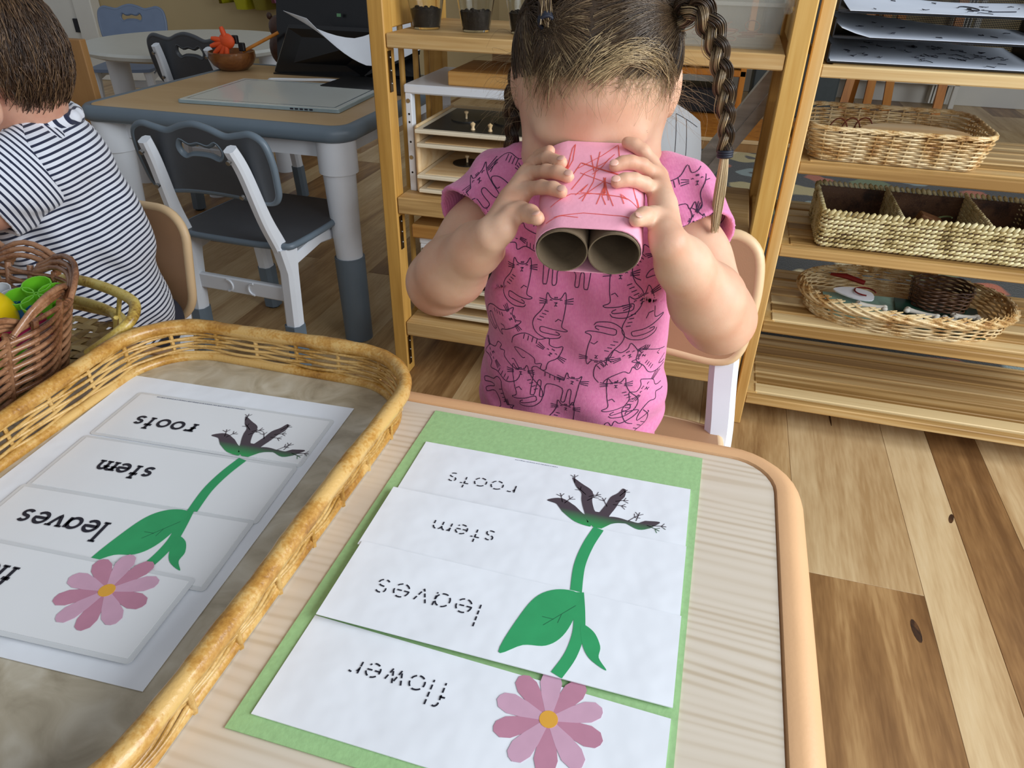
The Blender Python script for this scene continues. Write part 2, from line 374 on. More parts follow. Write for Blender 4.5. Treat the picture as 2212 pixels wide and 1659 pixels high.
def kid_table(label, x0, x1, y0, y1, zt, top, edge, legm, capm, seam):
    t = thing('activity_table', label, 'table', ((x0+x1)/2, (y0+y1)/2, 0))
    pth = rrect(x0+.022, x1-.022, y0+.022, y1-.022, .035, 8)
    MB().prism([(p[0], p[1]) for p in rrect(x0+.024, x1-.024, y0+.024, y1-.024, .034, 8)], zt-.02, zt).build('table_top', top, t, smooth=0)
    prof = [(-.0015, zt-.004), (-.0005, zt+.0012)] + [(.022*(1-(1-s)**2.2) if 0 else .022*sin(a), zt+.0015-.034*(1-cos(a))/2*(1 if a < pi/2 else 1)) for s, a in [(k/8, pi*.5*k/8) for k in range(1, 9)]]
    prof = [(-.0015, zt-.003), (0, zt+.0012), (.006, zt+.0022), (.012, zt+.001), (.018, zt-.004), (.0215, zt-.011), (.022, zt-.02), (.019, zt-.029), (.012, zt-.033), (-.02, zt-.034)]
    MB().sweep(pth, prof).build('edge_band', edge, t, 60)
    MB().prism([(p[0], p[1]) for p in rrect(x0+.05, x1-.05, y0+.05, y1-.05, .03)], zt-.075, zt-.033, [[(p[0], p[1]) for p in rrect(x0+.066, x1-.066, y0+.066, y1-.066, .02)]]).build('apron', legm, t, smooth=30)
    for lx, ly in ((x0+.058, y0+.055), (x1-.058, y0+.055), (x0+.058, y1-.055), (x1-.058, y1-.055)):
        sx = 1 if lx > (x0+x1)/2 else -1; sy = 1 if ly > (y0+y1)/2 else -1
        l = MB()
        l.tube([(lx, ly, zt-.034), (lx, ly, zt-.105)], .044, 20)
        l.tube([(lx, ly, zt-.105), (lx+.006*sx, ly+.006*sy, .20)], [.037, .031], 20)
        lg = l.build('leg', legm, t, 40)
        MB().tube([(lx+.005*sx, ly+.005*sy, .215), (lx+.010*sx, ly+.010*sy, 0)], [.036, .034], 20).build('leg_sleeve', capm, lg, 40)
    return t
tab = kid_table('tan-edged pale ash table in the foreground with papers and trays on it', -1.10, .108, -.12, .508, .52, M['ash'], M['table_edge'], M['white_plastic'], M['tan_plastic'], 0)
gtab = kid_table('grey-edged table with white legs and a light pad on it', -1.455, -.748, 1.385, 2.08, .52, M['maple_lam'], M['grey_plastic'], M['white_plastic'], M['grey_plastic'], 0)

# ------------------------------------------------------------------ printed plant worksheet and cards
def arc(cx, cy, rx, ry, a0, a1, n=14): return [(cx+rx*cos(radians(a0+(a1-a0)*i/n)), cy+ry*sin(radians(a0+(a1-a0)*i/n))) for i in range(n+1)]
GL = {
 'o': (1.0, [arc(.5, .5, .5, .5, 90, 450, 24)]),
 'r': (.62, [[(0, 1), (0, 0)], arc(.42, .52, .42, .46, 180, 60, 8)]),
 't': (.7, [[(.35, 1.55), (.35, 0)], [(0, 1), (.7, 1)]]),
 's': (.66, [arc(.35, .75, .30, .25, 30, 270, 10)+arc(.33, .25, .33, .25, 90, -150, 10)[1:]]),
 'e': (.95, [[(.02, .5), (.95, .5)]+arc(.48, .5, .47, .5, 0, 320, 20)[1:]]),
 'm': (1.4, [[(0, 1), (0, 0)], arc(.35, .6, .35, .4, 180, 0, 8)+[(.7, 0)], arc(1.05, .6, .35, .4, 180, 0, 8)+[(1.4, 0)]]),
 'l': (.12, [[(.06, 1.75), (.06, 0)]]),
 'a': (.95, [arc(.45, .48, .45, .48, 20, 380, 22), [(.92, 1), (.92, 0)]]),
 'v': (.8, [[(0, 1), (.4, 0), (.8, 1)]]),
 'f': (.6, [arc(.5, 1.4, .22, .3, 60, 180, 6)+[(.28, 0)], [(0, 1), (.6, 1)]]),
 'w': (1.2, [[(0, 1), (.3, 0), (.6, 1), (.9, 0), (1.2, 1)]]),
}
def word(mb, txt, x_right, y, h, style, z, gap=.42):
    """letters as the girl reads them: the word starts at x_right and runs towards -x, upside down for the camera"""
    x = 0
    for ch in txt:
        wdt, lines = GL[ch]
        for ln in lines:
            pts = [V((x_right-(x+p[0])*h, y-(p[1]-.5)*h)) for p in ln]
            if style == 'dash':
                pp = densify([(p.x, p.y, 0) for p in pts], .0005, False); L = 0
                per = 9; i = 0
                while i < len(pp)-2:
                    seg = pp[i:i+7]
                    if len(seg) > 2: ribbon_flat(mb, seg, .0010, z)
                    i += per
            else:
                ribbon_flat(mb, [(p.x, p.y) for p in (densify([(q.x, q.y, 0) for q in pts], .0015, False))], .0025, z)
                for e, nb in ((pts[0], pts[1]), (pts[-1], pts[-2])):
                    d = (e-nb)
                    if ch not in 'oeas' and abs(d.y) > abs(d.x)*.8: ribbon_flat(mb, [(e.x-.0024, e.y), (e.x+.0024, e.y)], .0016, z)
        x += wdt+gap
def smoothpoly(pts, k=5): return [(p.x, p.y) for p in catmull([(a, b, 0) for a, b in pts], k, True)]
M['root_print'] = None
def root_mat():
    m, t, b = newmat('printed_root_ink'); b.inputs['Roughness'].default_value = .6
    tc = N(t, 'ShaderNodeTexCoord'); sx = N(t, 'ShaderNodeSeparateXYZ'); t.links.new(tc.outputs['Object'], sx.inputs[0])
    mr = N(t, 'ShaderNodeMapRange', i1=-.031, i2=-.015); t.links.new(sx.outputs[1], mr.inputs[0])
    r = ramp(t, [(.1, srgb('#2f9d57')), (.9, srgb('#4a4048'))]); t.links.new(mr.outputs[0], r.inputs[0]); t.links.new(r.outputs[0], b.inputs['Base Color']); return m
M['root_print'] = root_mat()
M['leaf_print'] = plain('printed_green', '#2f9e62', .6, .06, 60)
M['leaf_vein'] = plain('printed_dark_green', '#1d6b45', .6)
M['petal_a'] = plain('printed_rose', '#bd8399', .6, .05, 60); M['petal_b'] = plain('printed_pale_pink', '#cda2b8', .6, .05, 60)
M['pollen'] = plain('printed_yellow', '#e0a63c', .6, .05, 60)
def plant_print(par, kind, z, style, words_h):
    """par: strip object (at the strip centre); picture axis .045 to the right of the centre"""
    mb = MB
    u = .045
    if kind == 'roots':
        m = mb()
        for pts, ws in ((((-.004, -.026), (-.014, -.0235), (-.023, -.0165), (-.031, -.0105), (-.040, -.0115)), (.009, .0105, .0115, .008, .001)),
                        (((-.003, -.024), (-.0085, -.014), (-.012, -.004), (-.0135, .005), (-.020, .011), (-.027, .019)), (.011, .0075, .0078, .0088, .0062, .0006)),
                        (((.000, -.024), (.003, -.014), (.006, -.005), (.008, .003), (.0115, .009), (.013, .0165)), (.011, .0075, .0075, .008, .0062, .0025)),
                        (((-.001, -.026), (.009, -.0195), (.019, -.0185), (.028, -.0205), (.034, -.017), (.042, -.0125)), (.009, .007, .0035, .0068, .0078, .001))):
            pp = catmull([(a+u, b, 0) for a, b in pts], 5); n = len(pp)-1
            wv = [ws[min(int(i/5), len(ws)-2)]*(1-(i % 5)/5)+ws[min(int(i/5)+1, len(ws)-1)]*((i % 5)/5) for i in range(n)]+[ws[-1]]
            ribbon_flat(m, [(p.x, p.y) for p in pp], wv, z)
        m.prism([(-.012+u, -.0205), (-.003+u, -.030), (.003+u, -.030), (.012+u, -.020), (.002+u, -.014), (-.006+u, -.014)], z-.0001, z+.00003)
        for x, y, a in ((-.030, -.008, 110), (-.026, -.009, 60), (-.016, .004, 140), (-.010, -.002, 50), (-.009, .002, 30), (.002, -.004, 120), (.011, .002, 20), (.010, -.003, 0), (.012, .010, 60), (.022, -.015, 50), (.026, -.013, 80), (.036, -.019, -20), (.040, -.017, 10), (-.025, .016, 100)):
            dx, dy = .007*cos(radians(a)), .007*sin(radians(a)); ex, ey = x+u+dx, y+dy
            ribbon_flat(m, [(x+u-dx*.4, y-dy*.4), (x+u+dx*.5, y+dy*.5+.0004), (ex, ey)], .0006, z)
            for da in (50, -45): ribbon_flat(m, [(x+u+dx*.5, y+dy*.5), (x+u+dx*.5+.004*cos(radians(a+da)), y+dy*.5+.004*sin(radians(a+da)))], .0005, z)
        m.build('printed_roots', M['root_print'], par, 0, recalc=False, local=True)
    if kind == 'stem':
        m = mb(); pp = catmull([(u+.0005, -.0305, 0), (u-.0025, -.012, 0), (u-.004, .004, 0), (u+.0005, .031, 0)][::1], 6)
        pp = catmull([(u-.0025, -.0305, 0), (u-.0045, -.008, 0), (u-.0025, .012, 0), (u+.002, .0305, 0)], 6)
        ribbon_flat(m, [(p.x, p.y) for p in pp], .0075, z); m.build('printed_stem', M['leaf_print'], par, 0, recalc=False, local=True)
    if kind == 'leaves':
        m = mb(); pp = catmull([(u-.0025, .031, 0), (u+.0015, .014, 0), (u+.0035, 0, 0), (u+.002, -.016, 0), (u-.003, -.031, 0)], 6)
        ribbon_flat(m, [(p.x, p.y) for p in pp], .0072, z)
        m.prism(smoothpoly([(u-.001, .029), (u-.014, .030), (u-.026, .0215), (u-.033, .004), (u-.0385, -.0255), (u-.026, -.017), (u-.013, -.0135), (u-.005, -.004), (u-.001, .012)]), z-.0001, z+.00004)
        m.prism(smoothpoly([(u+.004, .007), (u+.012, .004), (u+.0175, -.005), (u+.018, -.013), (u+.0235, -.020), (u+.013, -.015), (u+.007, -.006)]), z-.0001, z+.00004)
        m.build('printed_leaves', M['leaf_print'], par, 0, recalc=False, local=True)
        m = mb()
        for ln in (((-.002, .020), (-.010, .010), (-.018, .0)), ((-.009, .011), (-.010, .004)), ((-.013, .006), (-.020, .006))): ribbon_flat(m, [(u+a, b) for a, b in ln], .0004, z+.0001)
        m.build('printed_veins', M['leaf_vein'], par, 0, recalc=False, local=True)
    if kind == 'flower':
        fl_ = None
        for j in range(10):
            m = mb(); a = radians(100+36*j); L = .0275 if j % 2 else .0265
            c = (u, .0105)
            out = [(0, .0012), (.006, .0026), (.014, .0048), (.022, .0061), (.0275, .0046), (.030, .0008), (.0295, -.002), (.0275, -.0046), (.022, -.0061), (.014, -.0048), (.006, -.0026), (0, -.0012)]
            m.prism([(c[0]+p*cos(a)-q*sin(a), c[1]+p*sin(a)+q*cos(a)) for p, q in out], z-.0001, z+(.00003 if j % 2 else .00006))
            m.build('printed_petal', M['petal_a'] if j % 2 else M['petal_b'], par, 0, recalc=False, local=True)
        m = mb(); m.prism([(c[0]+.0050*cos(2*pi*k/18), c[1]+.0050*sin(2*pi*k/18)) for k in range(18)], z, z+.0002); m.build('printed_flower_centre', M['pollen'], par, 0, recalc=False, local=True)
    if kind == 'roots':     # line of tiny print along the far edge
        m = mb(); rr = random.Random(9); x = -.072 if style == 'slab' else -.030
        while x < (.012 if style == 'slab' else .004):
            L = rr.uniform(.0006, .002); ribbon_flat(m, [(x, .0278), (x+L, .0278)], .0009 if style == 'slab' else .0005, z); x += L+rr.uniform(.0003, .0007)
        m.build('fine_print', M['fine_ink'], par, 0, recalc=False, local=True)
    m = mb(); word(m, kind, *words_h, style, z+.0001); m.build('printed_word', M['ink'], par, 0, recalc=False, local=True)
# ---- worksheet glued on green paper
M['green_paper'] = plain('green_construction_paper', '#9cc489', .85, .06, 260, .12, 300)
gs = thing('plant_worksheet', 'green construction paper with four glued strips of dashed plant words', 'worksheet', (-.085, .325, .52))
MB().box(-.199, .0295, .170, .476, .5204, .5211).build('backing_paper', M['green_paper'], gs, smooth=0)
def strip(parent, kind, cx, cy, w, h, z, rot, wd, skew=(0, 0, 0, 0), mat=None, style='dash', name='strip', tilt=0.):
    m = MB(); hw, hh = w/2, h/2; t = .00035
    prof = [(-hw, -hh+skew[0]), (hw, -hh+skew[1]), (hw, hh+skew[2]), (-hw, hh+skew[3])]
    m.prism(prof, -t, t)
    o = m.build(name, mat or M['paper'], parent, 0, loc=(cx, cy, z+w/2*sin(tilt)), rot=(0, tilt, radians(rot)))
    plant_print(o, kind, t+.00025, style, wd); return o
strip(gs, 'roots', -.083, .4015, .2125, .061, .5217, .8, (-.021, -.006, .0092), (0, -.003, 0, 0))
strip(gs, 'stem', -.083, .3395, .215, .060, .5221, .6, (-.021, .002, .0088), (-.001, 0, .001, 0), tilt=.010)
strip(gs, 'leaves', -.081, .2785, .2135, .0625, .5225, .4, (-.0125, .000, .0104), (0, -.001, 0, .001), tilt=.012)
strip(gs, 'flower', -.082, .2115, .215, .064, .5217, -.4, (-.012, .0105, .0088), (0, 0, -.002, .0035))

# ---- rattan tray with marbled base
def marble_mat():
    m, t, b = newmat('marbled_tray_base'); b.inputs['Roughness'].default_value = .28; b.inputs['Coat Weight'].default_value = .3
    tc = N(t, 'ShaderNodeTexCoord'); n = N(t, 'ShaderNodeTexNoise', Scale=26, Detail=7, Distortion=1.6); t.links.new(tc.outputs['Object'], n.inputs['Vector'])
    r = ramp(t, [(.3, srgb('#9c9079')), (.5, srgb('#b8ad96')), (.68, srgb('#cbc3b0'))]); t.links.new(n.outputs[0], r.inputs[0]); t.links.new(r.outputs[0], b.inputs['Base Color']); return m
def cane_mat(name, cols, rough=.35):
    m, t, b = newmat(name); b.inputs['Roughness'].default_value = rough; b.inputs['Coat Weight'].default_value = .25
    tc = N(t, 'ShaderNodeTexCoord'); n = N(t, 'ShaderNodeTexNoise', Scale=34, Detail=3); n2 = N(t, 'ShaderNodeTexNoise', Scale=420, Detail=2)
    t.links.new(tc.outputs['Object'], n.inputs['Vector']); t.links.new(tc.outputs['Object'], n2.inputs['Vector'])
    ad = N(t, 'ShaderNodeMath', _operation='MULTIPLY_ADD', i1=.35, i2=0.); t.links.new(n2.outputs[0], ad.inputs[0]); t.links.new(n.outputs[0], ad.inputs[2])
    r = ramp(t, [(.45+.3*i/(len(cols)-1), srgb(c)) for i, c in enumerate(cols)]); t.links.new(ad.outputs[0], r.inputs[0]); t.links.new(r.outputs[0], b.inputs['Base Color'])
    bp = N(t, 'ShaderNodeBump', Strength=.3, Distance=.001); t.links.new(n2.outputs[0], bp.inputs['Height']); t.links.new(bp.outputs[0], b.inputs['Normal']); return m
M['rattan'] = cane_mat('honey_rattan', ['#8d5f22', '#a8772f', '#b98a41', '#caa462'])
M['rattan_strand'] = cane_mat('rattan_strand', ['#94692a', '#b38842', '#c9a566'])
tr = thing('rattan_tray', 'honey-coloured rattan tray with marbled base holding the plant word cards', 'tray', (-.359, .30, .52))
tx0, tx1, ty0, ty1 = -.490, -.2135, .076, .497
def trp(inset, z, r=.062, n=160, x=0):
    return [V((p.x, p.y, z)) for p in resample([(a, b, 0) for a, b in rrect(tx0+inset, tx1-inset, ty0+inset, ty1-inset, r-inset*.4, 10)], n)]
MB().prism([(p.x, p.y) for p in trp(.006, 0, n=90)], .5206, .525).build('tray_base', marble_mat(), tr, 0)
top = trp(0, .5565)
for i, p in enumerate(top): p.z += .0012*sin(i*.22)
MB().tube(top, [.0064+.0003*sin(i*.7)+.0002*sin(i*2.3) for i in range(len(top))], 12, True).build('rim', M['rattan'], tr, 80)
MB().tube(trp(.0070, .5275), .0045, 10, True).build('base_rim', M['rattan'], tr, 80)
NS = 30
for row, z in enumerate((.5330, .5385, .5440, .5495)):
    for ply in range(2):
        base = trp(.0055-.0013*row, z, n=NS*10); nn = len(base)
        cx, cy = (tx0+tx1)/2, (ty0+ty1)/2; pts = []
        for i, p in enumerate(base):
            a, b_ = base[i-1], base[(i+1) % nn]; t = (b_-a).normalized(); o = V((t.y, -t.x, 0))
            ph = pi*i/10+pi*ply+row*.6
            pts.append(p+o*(.0021*sin(ph))+V((0, 0, .0011*(1 if ply else -1)+.0004*cos(ph*.5+row))))
        MB().tube(pts, .00145, 6, True, caps=False).build('woven_strand', M['rattan_strand'], tr, 80)
sp = trp(.004, .535, n=NS)
for i in range(NS):
    p = sp[i]; MB().cyl((p.x, p.y, .524), (p.x+(p.x-(tx0+tx1)/2)*.012, p.y+(p.y-(ty0+ty1)/2)*.008, .556), .0020, seg=6).build('stake', M['rattan_strand'], tr, 60)
# ---- white sheet and word cards in the tray
K = 1.0205
sh = MB().box(-.108, .108, -.1395, .1395, 0, .0004).build('white_sheet', M['paper'], None, 0, loc=(-.3655, .307, .5254), rot=(0, 0, radians(2.8)))
tag(sh, 'blank white sheet lying in the rattan tray under the word cards', 'paper')
for kind, cx, cy, rot, z in (('roots', -.3615, .3925, 3.6, .5264), ('stem', -.3585, .3275, 4.2, .5266), ('leaves', -.3560, .2655, 4.4, .5268), ('flower', -.3620, .2105, 3.2, .5277)):
    wr = {'roots': (-.015, -.006, .0092), 'stem': (-.011, .001, .0088), 'leaves': (-.0035, .003, .0098), 'flower': (-.020, .0085, .0088)}[kind]
    c = thing('word_card', {'roots': 'laminated word card reading roots with the brown root picture, farthest in the tray', 'stem': 'laminated word card reading stem with a plain green stem, second in the tray',
        'leaves': 'laminated word card reading leaves with two green leaves, in the tray', 'flower': 'laminated word card with the pink flower, nearest in the tray'}[kind], 'card', (cx, cy, z), 'plant word cards in the rattan tray')
    c.rotation_euler = (0, 0, radians(rot))
    MB().prism(rrect(-.0925, .0925, -.0320, .0320, .003, 3), -.0003, 0).build('laminate', M['lam_edge'], c, 0, local=True)
    o = MB().prism([(-.0890, -.0290), (.0890, -.0290), (.0890, .0290), (-.0890, .0290)], 0, .0003).build('card_face', M['paper_lam'], c, 0, local=True)
    plant_print(o, kind, .0006, 'slab', wr)

# ---- bamboo tray, brown basket, plastic toys
M['bamboo_weave'] = wood('woven_bamboo', ['#8a6d3c', '#b3965e', '#c9b07a'], 'X', 60, .2, .5, .5, .3, rnd=.4)
bt = thing('bamboo_tray', 'shallow woven bamboo tray with a bent cane handle under the brown basket', 'tray', (-.66, .38, .52))
slat = None
for d in range(2):
    for i in range(26):
        if d == 0:
            y = .215+.0122*i
            pts = [(x_, .0) for x_ in [0]]
            P = [(-.80+.011*k, y, .5225+.0010*(1 if ((k//2+i//1) % 2) else -1)) for k in range(24)]
        else:
            x = -.80+.0105*i
            P = [(x, .215+.0115*k, .5225+.0010*(-1 if ((k//2+i) % 2) else 1)) for k in range(28)]
        if d == 1 and i > 24: continue
        MB().tube(P, .0050, 4, flat=.12, twist=0).build('bamboo_slat', M['bamboo_weave'], bt, 0)
M['cane'] = cane_mat('olive_cane', ['#7a5a20', '#a98a3a', '#c4aa55', '#cdb968'])
MB().tube(catmull([(-.80, .545, .530), (-.62, .535, .531), (-.565, .522, .534), (-.537, .492, .535), (-.532, .44, .532), (-.535, .22, .530)], 6), .0055, 8).build('rim', M['cane'], bt, 60)
MB().tube(catmull([(-.64, .520, .566), (-.597, .516, .573), (-.555, .509, .573), (-.518, .498, .571), (-.502, .484, .569), (-.497, .468, .564), (-.508, .452, .553), (-.530, .445, .538)], 6), .0052, 10).build('handle', M['cane'], bt, 60)
MB().tube(catmull([(-.64, .524, .545), (-.59, .517, .547), (-.553, .507, .545), (-.535, .49, .538)], 5), .0048, 8).build('handle_brace', M['cane'], bt, 60)
for a, b in (((-.533, .501, .571), (-.545, .502, .544)), ((-.512, .470, .566), (-.53, .480, .540))): MB().cyl(a, b, .0024, seg=6).build('handle_strut', M['cane'], bt, 60)

def weave(mb, pathfn, zs, stakes, r, amp, phase0=0., seg=5, sub=4):
    """rows of cane weaving in and out of upright stakes; pathfn(t, z) -> (point, outward)"""
    for k, z in enumerate(zs):
        n = stakes*sub; pts = []
        for i in range(n):
            p, o = pathfn(i/n, z); pts.append(V(p)+V(o)*(amp*sin(pi*i/sub+pi*(k % 2)+phase0)))
        mb.tube(pts, r, seg, True, caps=False)
def rpath(x0, x1, y0, y1, rad, z0, z1, flare, n=240):
    base = resample([(a, b, 0) for a, b in rrect(x0, x1, y0, y1, rad, 8)], n)
    nrm = []
    for i in range(n):
        t = (base[(i+1) % n]-base[i-1]).normalized(); nrm.append(V((t.y, -t.x, 0)))
    def f(t, z):
        i = int(t*n) % n; fr = t*n-int(t*n); p = base[i].lerp(base[(i+1) % n], fr); s = (z-z0)/(z1-z0)
        return V((p.x, p.y, z))+nrm[i]*(flare*s), nrm[i]
    return f
M['brown_wicker'] = cane_mat('glossy_brown_wicker', ['#5a3620', '#7d5236', '#9a6f50'], .3)
M['dark_wicker'] = cane_mat('dark_wicker', ['#2e1d12', '#4a3020', '#63452e'], .4)
bk = thing('wicker_basket', 'glossy brown wicker basket with scalloped rim full of plastic flower toys', 'basket', (-.65, .36, .525))
bf = rpath(-.775, -.537, .245, .455, .065, .527, .605, .026)
m = MB(); weave(m, bf, [.530+.0042*k for k in range(17)], 15, .0022, .0048, sub=10)
o = m.build('weave', M['brown_wicker'], bk, 80); o['kind'] = 'stuff'
m = MB()
for i in range(15):
    p0, n0 = bf(i/15+.5/15, .527); p1, n1 = bf(i/15+.5/15, .602); m.tube([p0, p1], .003, 6)
    p0, n0 = bf(i/15, .527); p1, n1 = bf(i/15, .602); m.tube([p0, p1], .003, 6)
m.build('uprights', M['brown_wicker'], bk, 60)['kind'] = 'stuff'
for i in range(15):
    for q in range(3):
        pts = [bf((i+s*1.35)/15 % 1, .599+.002*q+(.011+.003*q)*sin(pi*s))[0]+bf((i+s*1.35)/15 % 1, .6)[1]*(.004*cos(pi*s)+.002*q) for s in [k/8 for k in range(9)]]
        if q == 0: sc = MB()
        sc.tube(pts, .0027, 6)
    sc.build('scallop', M['brown_wicker'], bk, 70)
MB().prism(rrect(-.775, -.537, .245, .455, .065, 6), .5245, .530).build('basket_base', M['dark_wicker'], bk, 0)
toy = {k: plain('toy_'+k, c, .25, .03, 30, coat=.4) for k, c in dict(yellow='#e8c815', lime='#6fc02b', blue='#1f5f8e', magenta='#b8295c', white='#d9dce0', green='#2e9a35', pink='#d2466e').items()}
def petal_cup(c, r, h, tilt, m, label):
    t = thing('flower_toy', label, 'toy', c, 'plastic flower toys in the brown basket'); t.rotation_euler = tilt
    for k in range(4):
        a = 2*pi*k/4+.4; mb = MB(); cx, cy = r*.55*cos(a), r*.55*sin(a)
        mb.rings([[V((cx+rr*cos(2*pi*j/14), cy+rr*sin(2*pi*j/14), z)) for j in range(14)] for rr, z in ((r*.30, -h*.5), (r*.46, -h*.2), (r*.52, h*.5), (r*.47, h*.5), (r*.40, -h*.1))], True, True)
        mb.build('petal', m, t, 50, local=True)
    MB().lathe([(.001, -h*.5), (r*.25, -h*.45), (r*.22, h*.1), (.001, h*.12)], (0, 0, 0), 10, False).build('centre', m, t, 50, local=True)
petal_cup((-.572, .450, .580), .024, .026, (.25, .1, .3), toy['lime'], 'lime green plastic flower, the one standing highest in the brown basket')
petal_cup((-.592, .440, .572), .022, .024, (-.2, .3, .9), toy['blue'], 'dark blue plastic flower in the brown basket')
petal_cup((-.566, .420, .566), .022, .022, (.1, -.3, .2), toy['magenta'], 'magenta plastic flower against the front of the brown basket')
petal_cup((-.618, .448, .572), .020, .022, (.3, .1, .2), toy['white'], 'white plastic flower at the back of the brown basket')
petal_cup((-.560, .395, .556), .020, .022, (0, .3, .8), toy['lime'], 'lime green plastic flower half hidden by the basket front')
for c, r, k, lab in (((-.596, .416, .578), .024, 'yellow', 'shiny yellow plastic egg in the brown basket'), ((-.594, .385, .572), .022, 'pink', 'pink plastic egg in the brown basket'), ((-.574, .372, .566), .020, 'green', 'shiny green plastic egg low in the brown basket')):
    t = thing('plastic_egg', lab, 'toy', c, 'plastic eggs in the brown basket'); t.rotation_euler = (.5, .3, .2)
    MB().lathe([(.001, -r*1.1)]+[(r*cos(a)*1.0, r*1.1*sin(a)) for a in [pi*(k2/10-.5) for k2 in range(1, 6)]], (0, 0, 0), 20, False).build('lower_shell', toy[k], t, 80, local=True)
    MB().lathe([(r*1.015, 0), (r*1.015, .002)]+[(r*cos(a), .002+r*1.3*sin(a)) for a in [pi*.5*k2/6 for k2 in range(1, 6)]]+[(.001, r*1.3+.002)], (0, 0, 0), 20, False).build('upper_shell', toy[k], t, 80, local=True)

# ------------------------------------------------------------------ children's chairs
def bar(mb, path, wx, wn):
    """flat bar following (x,y,z) points, wx wide in x, wn deep in the y-z plane"""
    P = [V(p) for p in path]; R = []
    for i in range(len(P)):
        t = (P[min(i+1, len(P)-1)]-P[max(i-1, 0)]).normalized(); n = V((0, t.z, -t.y)).normalized()
        wn_ = wn[i] if isinstance(wn, (list, tuple)) else wn; h = wx/2; b = min(h, wn_/2)*.45
        sec = [(-h+b, -wn_/2), (h-b, -wn_/2), (h, -wn_/2+b), (h, wn_/2-b), (h-b, wn_/2), (-h+b, wn_/2), (-h, wn_/2-b), (-h, -wn_/2+b)]
        R.append([P[i]+V((u, 0, 0))+n*v for u, v in sec])
    mb.rings(R)
def back_outline(w, h):
    hw = w/2
    pts = [(-hw*.80, .004), (-hw*.4, .010), (0, .012), (hw*.4, .010), (hw*.80, .004), (hw*.95, .018), (hw*.99, h*.35), (hw, h*.62), (hw*.95, h*.86), (hw*.80, h*.96), (hw*.62, h*.93), (hw*.42, h*.90), (hw*.2, h*.98), (0, h*1.02)]
    return [(p.x, p.y) for p in catmull([(a, b, 0) for a, b in pts+[(-a, b) for a, b in pts[:4:-1]][1:]], 5, True)]
def make_chair(name, label, hz, m_seat, m_frame, m_cap, hole=True, group=None, bh=.158, band=None, simple=False, wavy=True, uw=.022, ux=0.):
    t = thing(name, label, 'chair', (0, 0, 0), group)
    MB().prism([(p.x, p.y) for p in catmull([(-.15, -.10, 0), (-.148, .10, 0), (-.125, .145, 0), (0, .155, 0), (.125, .145, 0), (.148, .10, 0), (.15, -.10, 0), (.125, -.138, 0), (0, -.146, 0), (-.125, -.138, 0)], 5, True)], hz-.014, hz).build('seat', m_seat, t, 30, local=True)
    if band: MB().tube([(p.x, p.y, hz-.007) for p in catmull([(-.15, -.10, 0), (-.148, .10, 0), (-.125, .145, 0), (0, .155, 0), (.125, .145, 0), (.148, .10, 0), (.15, -.10, 0), (.125, -.138, 0), (0, -.146, 0), (-.125, -.138, 0)], 5, True)], .0075, 8, True).build('seat_edge', band, t, 60, local=True)
    out = back_outline(.32, bh) if wavy else rrect(-.155, .155, .0, bh, .05, 8)
    lean = .17
    if hole:
        hp = [(-.052, bh*.62), (-.040, bh*.56), (-.022, bh*.60), (0, bh*.61), (.022, bh*.60), (.040, bh*.56), (.052, bh*.62), (.054, bh*.72), (.042, bh*.82), (.022, bh*.76), (0, bh*.79), (-.022, bh*.76), (-.042, bh*.82), (-.054, bh*.72)]
        hp = [(p.x, p.y) for p in catmull([(a, b, 0) for a, b in hp], 3, True)]
    # plate drawn in x-z, bowed backwards at the middle
    mb = MB(); mb.T = Matrix.Translation((0, -.150, hz+.088)) @ Matrix.Rotation(radians(90)+lean, 4, 'X')
    mb.prism(out, -.006, .006, [hp] if hole else [])
    bk_ = mb.build('backrest', m_seat, t, 40, local=True)
    mb = MB(); mb.T = Matrix.Translation((0, -.150, hz+.088)) @ Matrix.Rotation(radians(90)+lean, 4, 'X')
    mb.tube([(x, z, 0) for x, z in out], .0075, 8, True); mb.build('backrest_rim', band or m_seat, bk_, 60, local=True)
    if hole:
        mb = MB(); mb.T = Matrix.Translation((0, -.150, hz+.088)) @ Matrix.Rotation(radians(90)+lean, 4, 'X')
        mb.tube([(x, z, 0) for x, z in hp], .007, 6, True); mb.build('handle_rim', band or m_seat, bk_, 60, local=True)
    for s in (-1, 1):
        mb = MB(); top = (s*(.100+ux), -.205, hz+.088+bh*.80)
        path = catmull([top, (s*(.106+ux), -.186, hz+.16), (s*(.114+ux), -.160, hz+.06), (s*(.120+ux), -.138, hz+.0), (s*(.124+ux*.9), -.120, hz-.05)], 5)
        bar(mb, path, uw, [.024+.014*(i/len(path)) for i in range(len(path))])
        up = mb.build('back_upright', m_frame, t, 35, local=True)
        for zz, yy in ((hz+.088+bh*.66, -.205), (hz+.088+bh*.18, -.1855)):
            MB().cyl((s*(.102+ux), yy-.010, zz), (s*(.102+ux), yy-.016, zz-.002), .0048, seg=10).build('bolt', M['metal'], up, 50, local=True)
        for yy, nm in ((-.122, 'rear_leg'), (.108, 'front_leg')):
            y2 = yy+(-.018 if yy < 0 else .020)
            mb = MB(); bar(mb, [(s*.124, yy, hz-.012), (s*.126, yy, hz-.07), (s*.130, y2, .07)], .034, [.058, .036, .034])
            lg = mb.build('leg', m_frame, t, 35, local=True)
            mb = MB(); bar(mb, [(s*.1285, yy+(y2-yy)*.75, .120), (s*.131, y2, .006)], .040, .040)
            mb.build('foot_cap', m_cap, lg, 35, local=True)
            MB().cyl((s*.131, y2, .0), (s*.131, y2, .008), .016, seg=10).build('foot_pad', M['black_plastic'], lg, 50, local=True)
        mb = MB(); bar(mb, [(s*.128, -.115, hz-.05), (s*.128, 0, hz-.035), (s*.128, .105, hz-.05)], .014, .026); mb.build('side_rail', m_frame, t, 35, local=True)
